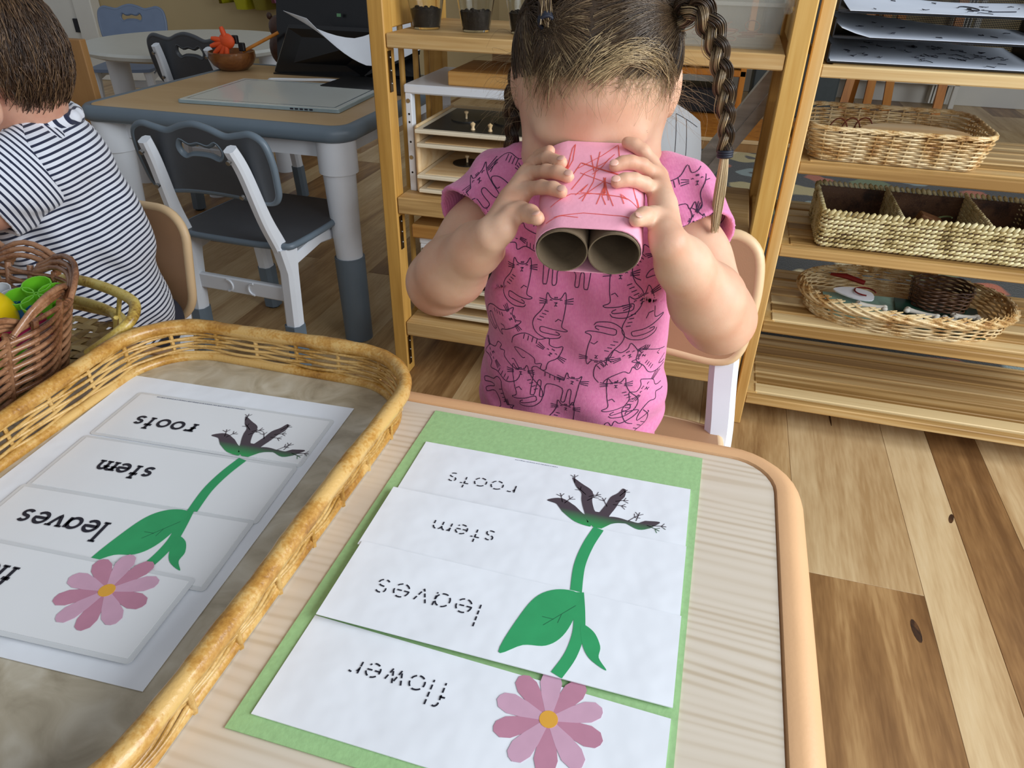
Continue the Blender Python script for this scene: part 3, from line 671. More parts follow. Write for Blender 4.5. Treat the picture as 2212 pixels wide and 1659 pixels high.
    st = MB().box(-.118, .118, -.136, -.122, hz*.55, hz*.55+.036, .003).build('stretcher', m_frame, t, 0, local=True)
    for sx in (-.035, .035): MB().tube([(sx+.014*cos(a)*(1 if sx < 0 else -1), -.137, hz*.55+.018+.014*sin(a)) for a in [pi*(k/8-.5) for k in range(9)]], .0025, 6).build('stretcher_rib', m_frame, st, 60, local=True)
    return t
ch = make_chair('child_chair', 'dark grey chair with white frame tucked under the grey table', .312, M['dark_grey_plastic'], M['white_plastic'], M['grey_plastic'], band=M['grey_plastic'], bh=.150)
ch.location = (-.972, 1.385, 0); ch.rotation_euler = (0, 0, radians(-3))
c2 = make_chair('child_chair', 'charcoal chair with a bow-shaped handle hole at the round white table', .345, M['dark_grey_plastic'], M['white_plastic'], M['grey_plastic'], bh=.155)
c2.location = (-1.640, 2.265, 0); c2.rotation_euler = (0, 0, radians(-4))
gc = make_chair('child_chair', 'tan chair with white legs that the girl in pink sits on', .330, M['tan_plastic'], M['white_plastic'], M['tan_plastic'], True, band=M['tan_light'], bh=.168, uw=.036, ux=.028)
gc.location = (-.086, .668, 0); gc.rotation_euler = (0, 0, radians(180))
bc = make_chair('child_chair', 'tan chair with white legs behind the boy in stripes', .218, M['tan_plastic'], M['white_plastic'], M['tan_plastic'], False, band=M['tan_light'], bh=.185, wavy=False)
bc.location = (-.972, .755, 0); bc.rotation_euler = (0, 0, radians(176))
blc = make_chair('child_chair', 'blue-grey chair on the far side of the round white table', .29, M['blue_plastic'], M['white_plastic'], M['grey_plastic'], True)
blc.location = (-2.86, 3.16, 0); blc.rotation_euler = (0, 0, radians(200))
# ------------------------------------------------------------------ folding pine shelf (middle)
ms = thing('folding_shelf', 'honey pine folding shelf with three boards behind the girl', 'shelf', (-.26, 1.45, 0))
for x0, x1 in ((-.637, -.606), (.084, .115)):
    for y0, y1 in ((1.30, 1.338), (1.585, 1.62)): MB().box(x0, x1, y0, y1, 0, 1.02, .002).build('post', M['pine'], ms, 0)
    for z in (.075, .365, .722, .99): MB().box(x0+.006, x1-.006, 1.338, 1.585, z, z+.045, .002).build('side_rail', M['pine'], ms, 0)
    for z0, z1 in ((.41, .725), (.12, .37), (.765, .99)):
        if x0 > 0: continue
        for y in (1.405, 1.475, 1.535): MB().cyl((x0+.015, y, z0-.005), (x0+.015, y, z1+.005), .0062, seg=8).build('dowel', M['pine'], ms, 50)
for z in (.718, .418, .135): MB().box(-.605, .083, 1.302, 1.60, z-(.024 if z > .7 else .034), z, .002).build('shelf_board', M['board'], ms, 0)
for z in (.692, .380, .098):
    MB().box(-.6055, -.6035, 1.306, 1.318, z-.075, z-.004).build('hinge', M['brass'], ms, 0)
    for k in (.2, .5, .8): MB().ball((-.6032, 1.312, z-.075*k), .0022, 6, 4).build('hinge_screw', M['metal'], ms, 60)
# clear cups of soil
def plastic_mat(name, col, alpha, rough=.15):
    m = plain(name, col, rough, .03, 20, alpha=alpha, spec=.3); return m
M['clear'] = plain('clear_plastic', '#f4f6f6', .04, 0, 20, trans=1.0); M['clear'].node_tree.nodes['Principled BSDF'].inputs['IOR'].default_value = 1.22; M['clear_bin'] = plastic_mat('frosted_bin', '#d5d5cb', .20, .25)
M['soil'] = plain('potting_soil', '#2b241d', .95, .5, 120, 1, 90)
for i, (x, y, lab) in enumerate(((-.562, 1.395, 'clear plastic cup of dark soil at the left end of the pine shelf'), (-.463, 1.392, 'clear plastic cup of dark soil, middle one of three on the pine shelf'), (-.372, 1.40, 'clear plastic cup of soil half hidden behind the girl\'s hair'))):
    c = thing('soil_cup', lab, 'cup', (x, y, .718), 'cups of soil on the pine shelf')
    MB().lathe([(.001, .719), (.024, .719), (.0255, .722), (.040, .806), (.0425, .806), (.0425, .809), (.039, .809), (.0245, .724), (.001, .722)], (x, y, 0), 28, False).build('cup_wall', M['clear'], c, 40)
    rs = random.Random(i); mb = MB()
    mb.rings([[V((x+(.0238+.0085*s*.6)*cos(2*pi*j/20), y+(.0238+.0085*s*.6)*sin(2*pi*j/20), .7225+.030*s)) for j in range(20)] for s in (0, .5, 1)], True, True)
    for k in range(34):
        a, r = rs.uniform(0, 2*pi), .026*sqrt(rs.random()); q = rs.uniform(.002, .005)
        mb.ball((x+r*cos(a), y+r*sin(a), .7515+rs.uniform(-.002, .003)), (q, q, q*.8), 6, 4)
    mb.build('soil', M['soil'], c, 40)
# storage bin
b = thing('storage_bin', 'clear plastic storage bin with lid at the right end of the pine shelf', 'bin', (-.03, 1.43, .718))
MB().rings([[V((q[0], q[1], z)) for q in rrect(-.145-f, .066+f, 1.345-f, 1.53+f, .018, 4)] for z, f in ((.7185, 0), (.787, .010), (.787, .008), (.721, -.002))], True, True).build('bin_body', M['clear_bin'], b, 40)
MB().rings([[V((q[0], q[1], z)) for q in rrect(-.145-f, .066+f, 1.345-f, 1.53+f, .022, 4)] for z, f in ((.782, .014), (.782, .018), (.793, .018), (.798, .012), (.798, .002))], True, True).build('bin_lid', M['clear_bin'], b, 40)
MB().box(.070, .0835, 1.36, 1.40, .770, .800, .003).build('lid_clip', M['clear_bin'], b, 0)
M['band'] = plain('rubber_band', '#b98a70', .6, .1)
for k in range(22):
    rs = random.Random(40+k); cx, cy = -.02+rs.uniform(-.05, .05), 1.40+rs.uniform(-.03, .05); a = rs.uniform(.008, .02); e = rs.uniform(.4, .9); th = rs.uniform(0, pi); tl = rs.uniform(-.7, .7)
    o = MB().tube([(cx+a*cos(t)*cos(th)-a*e*sin(t)*sin(th), cy+a*cos(t)*sin(th)+a*e*sin(t)*cos(th), .7262+.0008*k+a*abs(tl)*.8+a*tl*.8*cos(t+1)) for t in [2*pi*j/18 for j in range(18)]], .0009, 5, True).build('rubber_band', M['band'], None, 60)
    tag(o, 'pale rubber band in the tangle inside the clear storage bin', 'rubber band', 'rubber bands in the clear storage bin')
# white metal rack with wooden tray stack
def puzzle_cabinet(zb, hgt, x0, x1, levels, upper):
    r = thing('tray_rack', 'white metal rack with punched legs on the middle pine board' if upper else 'white metal rack on the lowest pine board', 'rack', ((x0+x1)/2, 1.45, zb))
    MB().box(x0-.012, x1+.012, 1.352, 1.58, zb+hgt-.017, zb+hgt, .003).build('rack_top', M['white_plastic'], r, 0)
    for x in (x0-.010, x1-.003):
        lg = MB().box(x, x+.013, 1.354, 1.372, zb, zb+hgt-.017, .001).build('rack_leg', M['white_plastic'], r, 0)
        MB().box(x, x+.013, 1.555, 1.573, zb, zb+hgt-.017, .001).build('rack_leg', M['white_plastic'], r, 0)
        for k, q in enumerate((.93, .80, .72, .52, .36, .2)):
            zz = zb+(hgt-.017)*q
            MB().cyl((x+.0065, 1.3542, zz), (x+.0065, 1.3525 if k in (0, 4) else 1.3538, zz), .0042 if k in (0, 4) else .0022, seg=10).build('bolt' if k in (0, 4) else 'bolt_hole', M['metal'] if k in (0, 4) else M['black_plastic'], lg, 50)
    t = thing('tray_cabinet', 'light wood cabinet with stacked puzzle trays inside the upper white rack' if upper else 'light wood cabinet with stacked puzzle trays on the lowest pine board', 'cabinet', ((x0+x1)/2, 1.45, zb))
    for x in (x0+.008, x1-.022): MB().box(x, x+.010, 1.345, 1.56, zb, levels[-1]+.006, .004).build('side', M['ply'], t, 0)
    MB().box(x0+.018, x1-.012, 1.55, 1.556, zb, levels[-1]+.006).build('back', M['ply'], t, 0)
    for k, z in enumerate(levels):
        for x in (x0+.018, x1-.034): MB().box(x, x+.012, 1.37, 1.54, z-.010, z-.004).build('runner', M['cabinet'], t, 0)
        yy = 1.322 if k % 2 else 1.328
        p = thing('puzzle_tray', '', 'tray', ((x0+x1)/2, 1.44, z), 'puzzle trays in the white racks')
        p['label'] = ('%s of the shallow wooden puzzle trays in the %s white rack' % (['lowest', 'second', 'third', 'fourth', 'top'][k] if k < len(levels)-1 else 'topmost', 'upper' if upper else 'lower'))
        fx0, fx1 = x0+.019, x1-.024
        MB().box(fx0, fx1, yy, 1.54, z-.004, z+.0035, .0015).build('tray_board', M['tray_front'], p, 0)
        inl = (M['insert_dark'] if (k in (len(levels)-1,) or (not upper and k == 2)) else M['ply'])
        MB().box(fx0+.014, fx1-.012, yy+.012, 1.53, z+.0035, z+.0048).build('inlay', inl, p, 0)
        if upper and k >= len(levels)-1 or (upper and k == 1):
            for cxx in (fx0+.07, fx0+.16, fx0+.24):
                MB().lathe([(.001, z+.0048), (.03, z+.0048), (.03, z+.0072), (.001, z+.0072)], (cxx, 1.43, 0), 20, False).build('insert', M['insert_dark'], p, 30)
                MB().lathe([(.0022, z+.007), (.0022, z+.016), (.0045, z+.0185), (.0045, z+.021), (.001, z+.0225)], (cxx, 1.43, 0), 10, True).build('knob', M['ply'], p, 50)
            for cxx in (fx0+.11, fx0+.145): MB().lathe([(.0045, z+.0048), (.0028, z+.010), (.0052, z+.016), (.001, z+.0195)], (cxx, 1.352, 0), 10, True).build('knob', M['ply'], p, 50)
M['insert_dark'] = plain('dark_inlay', '#23211c', .4, .1)
M['teal'] = plain('teal_inlay', '#123c3a', .4, .4, 25)
puzzle_cabinet(.418, .207, -.587, -.235, [.428, .458, .518, .546], True)
puzzle_cabinet(.135, .185, -.572, -.235, [.150, .185, .215, .240], False)
o = MB().box(-.512, -.30, 1.365, 1.52, .6255, .651, .002).build('wooden_box', M['oak'], None, 0); tag(o, 'flat oak box on top of the upper white rack', 'box')
o = MB().box(-.475, -.32, 1.53, 1.575, .6255, .664, .002).build('wooden_block', M['ply'], None, 0); tag(o, 'pale wooden block behind the flat oak box', 'block')
o = MB().box(-.594, -.40, 1.338, 1.53, .321, .351, .003).build('wooden_box', M['oak'], None, 0); tag(o, 'flat brown wooden box on top of the lower white rack', 'box')
# curled worksheet standing on the middle board beside the girl's head
M['poster'] = plain('worksheet_paper', '#c3c8cc', .7, .05, 12)
ps = thing('wall_chart', 'curled printed paper chart standing on the shelf beside the girl\'s ear', 'chart', (-.10, 1.40, .418))
def chart(u, v):
    a = -.9+1.65*u
    return V((-.185+.115*sin(a*.95)+.075*u+.012*sin(pi*v)*u, 1.44-.085*cos(a), .4185+.225*v*(1-.75*max(0, u-.45)**2)))
MB().grid(chart, 16, 10).build('sheet', M['poster'], ps, 80, thick=.0006)
mb = MB(); rs = random.Random(3)
def cline(pts, w=.0012):
    for (u0, v0), (u1, v1) in zip(pts, pts[1:]):
        n = max(2, int(8*max(abs(u1-u0), abs(v1-v0))*3)); P = []
        for k in range(n+1):
            u = u0+(u1-u0)*k/n; v = v0+(v1-v0)*k/n
            P.append(chart(u, v)+V((0, -.0013, 0)))
        mb.tube(P, w*.5, 4)
for u in (.80, .88): cline([(u, .12), (u, .92)], .0008)
for v in (.12, .33, .35, .56, .58, .92): cline([(.80, v), (.97, v)], .0008)
for k in range(36):
    u = .845+.085*(k % 2); v = .14+.021*(k//2)
    cline([(u-.012, v), (u+.012*rs.random(), v+.006)], .0022)
for k in range(14):
    u, v = rs.uniform(.45, .75), rs.uniform(.1, .8); cline([(u, v), (u+rs.uniform(-.08, .08), v+rs.uniform(-.1, .1)), (u+rs.uniform(-.1, .1), v+rs.uniform(-.1, .1))], .0008)
mb.build('printed_lettering', M['ink'], ps, 0)
# duct-taped bar leaning in the shelf
M['duct'] = wood('grey_duct_tape', ['#aaa7a1', '#c6c3bc', '#dcd9d2'], 'X', 30, .08, .35, 1.0, .4, 120)
db = thing('taped_bar', 'grey duct-taped bar leaning diagonally behind the pine shelf post', 'bar', (0, 1.64, .3))
def fbar(name, a, b, w, d, m, par):
    a, b = V(a), V(b); t = (b-a).normalized(); s = t.cross(V((0, 1, 0))).normalized(); n = t.cross(s)
    mbx = MB(); mbx.rings([[p+s*(w*i)+n*(d*j) for i, j in ((-.5, -.5), (.5, -.5), (.5, .5), (-.5, .5))] for p in (a, a.lerp(b, .25), a.lerp(b, .5), a.lerp(b, .75), b)]); return mbx.build(name, m, par, 0)
fbar('bar_core', (.103, 1.660, .650), (-.075, 1.660, .360), .036, .034, M['duct'], db)
fbar('tape_layer', (.114, 1.640, .630), (-.060, 1.640, .345), .022, .014, M['duct'], db)

# ------------------------------------------------------------------ bamboo slatted shelf (right)
rs_ = thing('bamboo_shelf', 'bamboo shelf with five slatted levels holding baskets, right of the girl', 'shelf', (.49, 1.46, 0))
for x in (.1215, .86):
    for y in (1.322, 1.60): MB().box(x, x+.021, y, y+.021, 0, 1.0, .002).build('post', M['bamboo_post'], rs_, 0)
for z in (.070, .238, .396, .548, .703):
    MB().box(.1425, .86, 1.324, 1.342, z-.018, z, .002).build('front_rail', M['bamboo'], rs_, 0)
    MB().box(.1425, .86, 1.60, 1.618, z-.018, z, .002).build('rear_rail', M['bamboo'], rs_, 0)
    for x in (.1425, .837): MB().box(x, x+.022, 1.342, 1.60, z-.016, z-.001, .001).build('end_rail', M['bamboo_post'], rs_, 0)
    for k in range(6):
        y = 1.348+.0425*k; MB().box(.160, .842, y, y+.034, z-.010, z+.001, .0015).build('slat', M['bamboo'], rs_, 0)
# black mesh letter trays
def mesh_mat():
    m, t, b = newmat('black_wire_mesh'); b.inputs['Base Color'].default_value = srgb('#131418'); b.inputs['Roughness'].default_value = .4
    tc = N(t, 'ShaderNodeTexCoord'); mp = N(t, 'ShaderNodeMapping'); mp.inputs['Rotation'].default_value = (0, radians(45), 0); mp.inputs['Scale'].default_value = (1, 0.001, 1.0)
    vo = N(t, 'ShaderNodeTexChecker', Scale=520.); t.links.new(tc.outputs['Object'], mp.inputs[0]); t.links.new(mp.outputs[0], vo.inputs['Vector'])
    mm = N(t, 'ShaderNodeMapRange', i3=1., i4=0.); t.links.new(vo.outputs['Fac'], mm.inputs[0]); t.links.new(mm.outputs[0], b.inputs['Alpha']); return m
M['wire'] = mesh_mat(); M['tray_black'] = plain('black_tray_metal', '#14161c', .4, .1, 40)
lt = thing('letter_tray', 'black wire mesh letter tray with three tiers of paper on the bamboo shelf', 'letter tray', (.31, 1.46, .704))
for k in range(3):
    z = .706+.036*k; dy = .004*k
    MB().box(.152, .482, 1.345+dy, 1.585, z, z+.002).build('tier_floor', M['tray_black'], lt, 0)
    MB().box(.152, .482, 1.583, 1.585, z, z+.034).build('tier_back', M['wire'], lt, 0)
    for x in (.150, .480):
        MB().box(x, x+.002, 1.345+dy, 1.585, z, z+.026).build('tier_side', M['tray_black'], lt, 0)
    MB().tube([(.151, 1.346+dy, z+.001), (.481, 1.346+dy, z+.001)], .0025, 6).build('tier_wire', M['tray_black'], lt, 50)
    MB().tube([(.151, 1.584, z+.034), (.481, 1.584, z+.034)], .0025, 6).build('tier_wire', M['tray_black'], lt, 50)
M['paper_b'] = plain('drawing_paper', '#cfd8e6', .7, .04, 10)
for k, lab in enumerate(('scribbled drawing paper in the lowest tier of the black letter tray', 'curled drawing paper in the middle tier of the black letter tray', 'drawing with a brown swirl in the top tier of the black letter tray')):
    z = .7095+.036*k; rr = random.Random(k)
    def sheet(u, v, z=z, k=k): return V((.160+.308*u+.006*(k-1), 1.336+.235*v, z+.0125*(v**1.4)*(1-(.9*u if k else .2*u))+.004*sin(u*5+k)*v+(.012*max(0, .12-u)/.12*(1-v) if k == 1 else 0)))
    t = thing('drawing_paper', lab, 'paper', (.31, 1.45, z), 'papers in the black letter tray')
    MB().grid(sheet, 14, 10).build('sheet', M['paper_b'], t, 80, thick=.0007)
    mb = MB()
    if k == 2:
        P = [sheet(.62+.055*(a/9.)*cos(a)*.9, .42+.22*(a/9.)*sin(a))+V((0, 0, .0011)) for a in [j*.25 for j in range(37)]]; mb.tube(P, .0009, 4)
        mb.tube([sheet(.67+.02*j, .25+.01*j)+V((0, 0, .0011)) for j in range(8)], .0007, 4)
    for j in range(40 if k == 0 else 10):
        u, v = rr.uniform(.1, .9), rr.uniform(.08, .75); P = []
        for q in range(4): P.append(sheet(min(.98, max(.02, u)), min(.95, max(.02, v)))+V((0, 0, .0011))); u += rr.uniform(-.03, .03); v += rr.uniform(-.06, .06)
        mb.tube(P, .0005, 4)
    mb.build('drawn_lines', M['ink'], t, 0)['kind'] = 'stuff'
# pale wicker basket on the second level
M['willow'] = cane_mat('pale_willow', ['#8d6233', '#b98f55', '#d4b57f', '#e2cc9f'], .4)
wb = thing('wicker_basket', 'pale rectangular willow basket with braided rim on the bamboo shelf\'s second level', 'basket', (.30, 1.43, .549))
f = rpath(.160, .425, 1.350, 1.545, .03, .552, .600, .014)
m = MB(); weave(m, f, [.5545+.0036*k for k in range(13)], 34, .0018, .0032, sub=4); o = m.build('weave', M['willow'], wb, 80); o['kind'] = 'stuff'
m = MB()
for i in range(34): m.tube([f((i+.5)/34, .552)[0], f((i+.5)/34, .600)[0]], .0016, 5)
m.build('uprights', M['willow'], wb, 60)['kind'] = 'stuff'
def braid_rim(f, z, n, rr, par, mat, lift=.004, name='rim_braid'):
    m = MB()
    for i in range(n):
        for q in (0, 1):
            P = []
            for k in range(6):
                s = k/5; p, o = f(((i+s*2.6)/n) % 1, z); P.append(p+o*((.006*(s-.5)*(1 if q else -1)))+V((0, 0, lift*sin(pi*s)+.002*q)))
            m.tube(P, [rr*.5, rr, rr*1.2, rr*1.2, rr, rr*.5], 6, flat=.7)
    o = m.build(name, mat, par, 70); o['kind'] = 'stuff'
braid_rim(f, .602, 40, .0030, wb, M['willow'])
MB().prism(rrect(.162, .424, 1.352, 1.543, .03, 5), .550, .554).build('basket_base', M['willow'], wb, 0)
M['red_cane'] = plain('dark_reed', '#5a2c1c', .4)
for k in range(3):
    o = MB().tube([(.20+.022*k+.016*cos(a), 1.40+.01*k, .585+.026*sin(a)) for a in [pi*j/12 for j in range(13)]], .0013, 5).build('reed_loop', M['red_cane'], None, 60)
    tag(o, 'thin dark reed bent into a loop inside the pale willow basket', 'reed', 'bent reeds in the pale willow basket')
o = MB().prism([(p.x, p.y) for p in catmull([(.235, 1.375, 0), (.27, 1.43, 0), (.34, 1.44, 0), (.395, 1.41, 0), (.40, 1.37, 0), (.32, 1.362, 0)], 5, True)], .598, .602)
o = o.build('wooden_oval', M['ply'], None, 0); o.rotation_euler = (0, 0, 0); tag(o, 'thin pale wooden oval lying in the pale willow basket', 'wood piece')
# seagrass divided basket on the third level
M['seagrass'] = cane_mat('seagrass', ['#6b5a33', '#a08c57', '#c9b985', '#d8cda0'], .6); M['seagrass_d'] = M['seagrass']
sg = thing('seagrass_basket', 'chunky divided seagrass basket on the bamboo shelf\'s third level', 'basket', (.37, 1.43, .397))
def rope(mb, P, r, step, slant=.5, closed=False):
    n = len(P)
    for i in range(0, n-1 if not closed else n, 1):
        a, b_ = P[i], P[(i+1) % n]; c = (a+b_)/2; t = (b_-a)
        if t.length < 1e-6: continue
        t.normalize(); up = V((0, 0, 1)) if abs(t.z) < .8 else V((0, 1, 0)); d = (t*1.0+up*slant).normalized(); s = d.cross(t.cross(up).normalized()).normalized()
        n3 = d.cross(s); Mx = Matrix((d, s, n3)).transposed(); j = 1+random.uniform(-.15, .15)
        mb.ball(c, (step*1.55*j, r*.74*j, r*.85), 6, 4, Mx)
x0, x1, y0, y1, zb, zt = .205, .585, 1.345, 1.535, .400, .462
for nm, pth, flare in (('outer_weave', rrect(x0, x1, y0, y1, .012, 3), .004),):
    m = MB(); ring = resample([(a, b_, 0) for a, b_ in pth], 118)
    for k in range(8):
        z = zb+.004+(zt-zb-.004)*k/7.; rope(m, [V((p.x, p.y, z+random.uniform(-.0008, .0008))) for p in ring[k % 2:]+ring[:k % 2]], .0042 if k < 7 else .0055, .0052, .55 if k < 7 else 1.2, True)
    o = m.build('seagrass_wall', M['seagrass'], sg, 70); o['kind'] = 'stuff'
for x in (.335, .475):
    m = MB()
    for k in range(8): rope(m, [V((x, y, zb+.004+.0083*k)) for y in [y0+.006+(y1-y0-.012)*j/19 for j in range(20)]], .0042, .0052, .55)
    o = m.build('divider', M['seagrass'], sg, 70); o['kind'] = 'stuff'
for nm, a in (('basket_wall', 0),):
    m = MB(); inn = rrect(x0+.004, x1-.004, y0+.004, y1-.004, .01, 3)
    m.prism([(p[0], p[1]) for p in rrect(x0+.001, x1-.001, y0+.001, y1-.001, .011, 3)], zb-.0005, zt-.004, [[(p[0], p[1]) for p in rrect(x0+.0035, x1-.0035, y0+.0035, y1-.0035, .009, 3)]]); m.build('basket_liner', M['dark_wicker'], sg, 0)
MB().box(x0+.003, x1-.003, y0+.003, y1-.003, .3985, .403).build('basket_base', M['dark_wicker'], sg, 0)
o = MB().box(.222, .318, 1.365, 1.47, .4035, .427, .002).build('paper_stack', M['paper'], None, 0); tag(o, 'stack of pale cards in the left compartment of the seagrass basket', 'paper')
M['cork'] = plain('brown_cork', '#7a4f2c', .8, .25, 60, .5, 80)
o = MB().box(-.022, .022, -.010, .010, -.009, .009, .002).build('wooden_block', M['cork'], None, 0, loc=(.405, 1.455, .432), rot=(.2, .3, .2)); tag(o, 'brown block in the middle compartment of the seagrass basket', 'block')
o = MB().box(-.05, .05, -.02, .02, -.006, .006, .003).build('bark_piece', M['cork'], None, 0, loc=(.405, 1.40, .425), rot=(.2, .05, -.1)); tag(o, 'long strip of brown bark in the middle compartment of the seagrass basket', 'bark')
o = MB().tube([(.43+.012*cos(a), 1.455+.012*sin(a), .438+.003*cos(a)) for a in [j*.5 for j in range(8)]], .0016, 5).build('green_string', plain('green_cord', '#6f7d52', .7), None, 60); tag(o, 'short curl of green cord in the seagrass basket', 'cord')
# oval willow basket on the fourth level
ob = thing('oval_basket', 'oval willow basket with thick braided rim on the bamboo shelf\'s fourth level', 'basket', (.41, 1.43, .239))
def oval(t, z, a=.192, b_=.112, cx=.404, cy=1.446):
    an = 2*pi*t; s = (z-.242)/.05; ex = .86
    c, sn = cos(an), sin(an); px = a*(abs(c)**ex)*(1 if c >= 0 else -1); py = b_*(abs(sn)**ex)*(1 if sn >= 0 else -1)
    o = V((c/a, sn/b_, 0)).normalized(); return V((cx+px*(.93+.07*s), cy+py*(.90+.10*s), z)), o
m = MB(); weave(m, oval, [.2445+.0042*k for k in range(9)], 40, .0018, .003, sub=4); o = m.build('weave', M['willow'], ob, 80); o['kind'] = 'stuff'
m = MB()
for i in range(34):
    for q in range(3):
        P = []
        for k in range(7):
            s = k/6; p, o_ = oval(((i+s*2.8+q*.25)/34) % 1, .278); P.append(p+o_*(.010*sin(pi*s)+.002*q-.002)+V((0, 0, .022*(s-.5)*(1 if q < 2 else -1)+.004)))
        m.tube(P, [.0012, .0024, .0027, .0027, .0027, .0024, .0012], 5)
o = m.build('rim_braid', M['willow'], ob, 70); o['kind'] = 'stuff'
MB().prism([(oval(k/48, .242)[0].x, oval(k/48, .242)[0].y) for k in range(48)], .2395, .2445).build('basket_base', M['willow'], ob, 0)
M['card_dark'] = plain('night_picture_card', '#16362b', .3, .8, 22)
M['card_day'] = plain('meadow_picture_card', '#7fa08f', .3, .6, 18)
o = MB().box(-.075, .075, -.055, .055, 0, .001).build('picture_card', M['card_dark'], None, 0, loc=(.47, 1.425, .252), rot=(.12, 0, -.05)); tag(o, 'dark green glossy picture card in the oval basket', 'card')
o = MB().box(-.07, .07, -.05, .05, 0, .001).build('picture_card', M['card_day'], None, 0, loc=(.335, 1.435, .249), rot=(.12, 0, .1)); tag(o, 'pale meadow picture card in the left of the oval basket', 'card')
M['bone'] = plain('bone_white', '#d8d4c8', .5, .06)
for k, (x, y, a, L, lab) in enumerate(((.345, 1.415, -.1, .045, 'white toy bone near the left end of the oval basket'), (.40, 1.385, -.15, .05, 'plain white toy bone against the front rim of the oval basket'), (.435, 1.41, -.35, .05, 'white forked toy bone in the middle of the oval basket'), (.495, 1.39, -.45, .048, 'white forked toy bone in the right of the oval basket'), (.515, 1.42, .1, .04, 'white toy bone beside the small dark basket'))):
    mb = MB(); d = V((cos(a), sin(a), 0)); s = V((-sin(a), cos(a), 0)); c = V((x, y, .264))
    mb.tube([c-d*L*.5, c-d*L*.2, c+d*L*.2, c+d*L*.5], [.006, .0042, .0042, .006], 8)
    for e in (-1, 1):
        for q in (-1, 1): mb.ball(c+d*(e*L*.52)+s*(q*.0045), (.0062, .005, .005), 8, 5)
    o = mb.build('toy_bone', M['bone'], None, 60); tag(o, lab, 'toy', 'toy bones in the oval basket')
o = MB().prism([(p.x, p.y) for p in catmull([(-.04, .0, 0), (-.01, .017, 0), (.03, .012, 0), (.035, -.012, 0), (0, -.016, 0)], 4, True)], 0, .003).build('paper_fish', M['paper'], None, 0, loc=(.315, 1.45, .270), rot=(.25, 0, -.2)); tag(o, 'white paper fish shape at the left end of the oval basket', 'paper')
M['red_plastic'] = plain('red_plastic', '#7d1d1c', .35)
o = MB().tube([(.272, 1.505, .285), (.30, 1.495, .288), (.335, 1.48, .284)], [.003, .006, .005], 8).build('red_awl', M['red_plastic'], None, 60); tag(o, 'dark red plastic handle at the back of the oval basket', 'tool')
o = MB().tube([(.335+.02*cos(a), 1.455+.02*sin(a), .276) for a in [2*pi*j/16 for j in range(13)]], .0016, 5).build('red_loop', M['red_plastic'], None, 60); tag(o, 'loop of thin red cord in the oval basket', 'cord')
sb = thing('small_basket', 'small dark wicker basket standing inside the oval basket', 'basket', (.475, 1.48, .25))
fs = rpath(.430, .525, 1.445, 1.518, .03, .252, .30, .006)
m = MB(); weave(m, fs, [.254+.0042*k for k in range(12)], 18, .0019, .003); o = m.build('weave', M['dark_wicker'], sb, 80); o['kind'] = 'stuff'
MB().prism(rrect(.430, .525, 1.445, 1.518, .03, 5), .250, .255).build('basket_base', M['dark_wicker'], sb, 0)

# ------------------------------------------------------------------ things on the grey table
lp = thing('light_pad', 'flat white glass light pad on the grey-edged table', 'light pad', (-1.05, 1.66, .52))
lp.rotation_euler = (0, 0, radians(3.5))
M['glassy'] = plain('glossy_panel', '#d6dad3', .30, .02, 8, coat=.3); M['pad_rim'] = plain('pad_rim', '#8fa2a8', .3)
MB().prism(rrect(-.205, .205, -.15, .15, .006, 3), .001, .008).build('pad_body', M['pad_rim'], lp, 0, local=True)
MB().prism(rrect(-.202, .202, -.147, .147, .005, 3), .008, .009).build('pad_surface', M['glassy'], lp, 0, local=True)
M['pad_frame'] = plain('pad_frame', '#98a5aa', .15, coat=1)
MB().prism(rrect(-.19, .19, -.135, .135, .003, 2), .009, .0093, [rrect(-.186, .186, -.131, .131, .003, 2)]).build('pad_border', M['pad_frame'], lp, 0, local=True)
mb = MB()
for k in range(5): mb.box(.085+.012*k, .093+.012*k, -.1508, -.150, .003, .0065)
mb.build('pad_buttons', M['ink'], lp, 0, local=True)
MB().tube(catmull([(-.12, .15, .004), (-.14, .18, .004), (-.05, .20, .004), (.02, .205, .006), (.12, .20, .004)], 5), .004, 6).build('cable', M['white_plastic'], lp, 50, local=True)
M['bowl_wood'] = wood('bowl_wood', ['#4c2a14', '#6d4020', '#8a5a30'], 'X', 12, .3, .3, 2, coat=.4)
bx, by = -1.40, 1.955
bw = MB().lathe([(.001, .521), (.038, .521), (.056, .535), (.066, .552), (.065, .570), (.0615, .571), (.060, .555), (.048, .535), (.001, .530)], (bx, by, 0), 32, False).build('wooden_bowl', M['bowl_wood'], None, 60)
tag(bw, 'round dark wooden bowl on the far corner of the grey-edged table', 'bowl')
M['orange'] = plain('orange_foam', '#e0521f', .6)
hd = thing('toy_hand', 'orange toy hand with black cuff in the wooden bowl', 'toy', (bx+.01, by-.01, .575))
mb = MB(); hp = V((bx+.012, by-.030, .600))
mb.ball(hp, (.026, .012, .021), 12, 8)
for a, L in ((172, .034), (196, .042), (218, .044), (240, .042), (264, .034), (100, .028)):
    d = V((cos(radians(a)), -.15, sin(radians(a)))); mb.tube([hp+d*.012, hp+d*(.012+L*.6), hp+d*(.01+L)], [.0078, .0072, .005], 8)
mb.build('hand', M['orange'], hd, 60)
for c in ((bx+.032, by-.018, .604), (bx+.048, by-.014, .585)): MB().box(c[0]-.009, c[0]+.009, c[1]-.006, c[1]+.006, c[2]-.011, c[2]+.011, .002).build('cuff', M['black_plastic'], hd, 0)
o = MB().cyl((bx+.045, by-.01, .572), (bx+.145, by+.03, .622), .0045, seg=8).build('wooden_stick', M['easel'], None, 50); tag(o, 'orange wooden stick resting on the rim of the wooden bowl', 'stick')
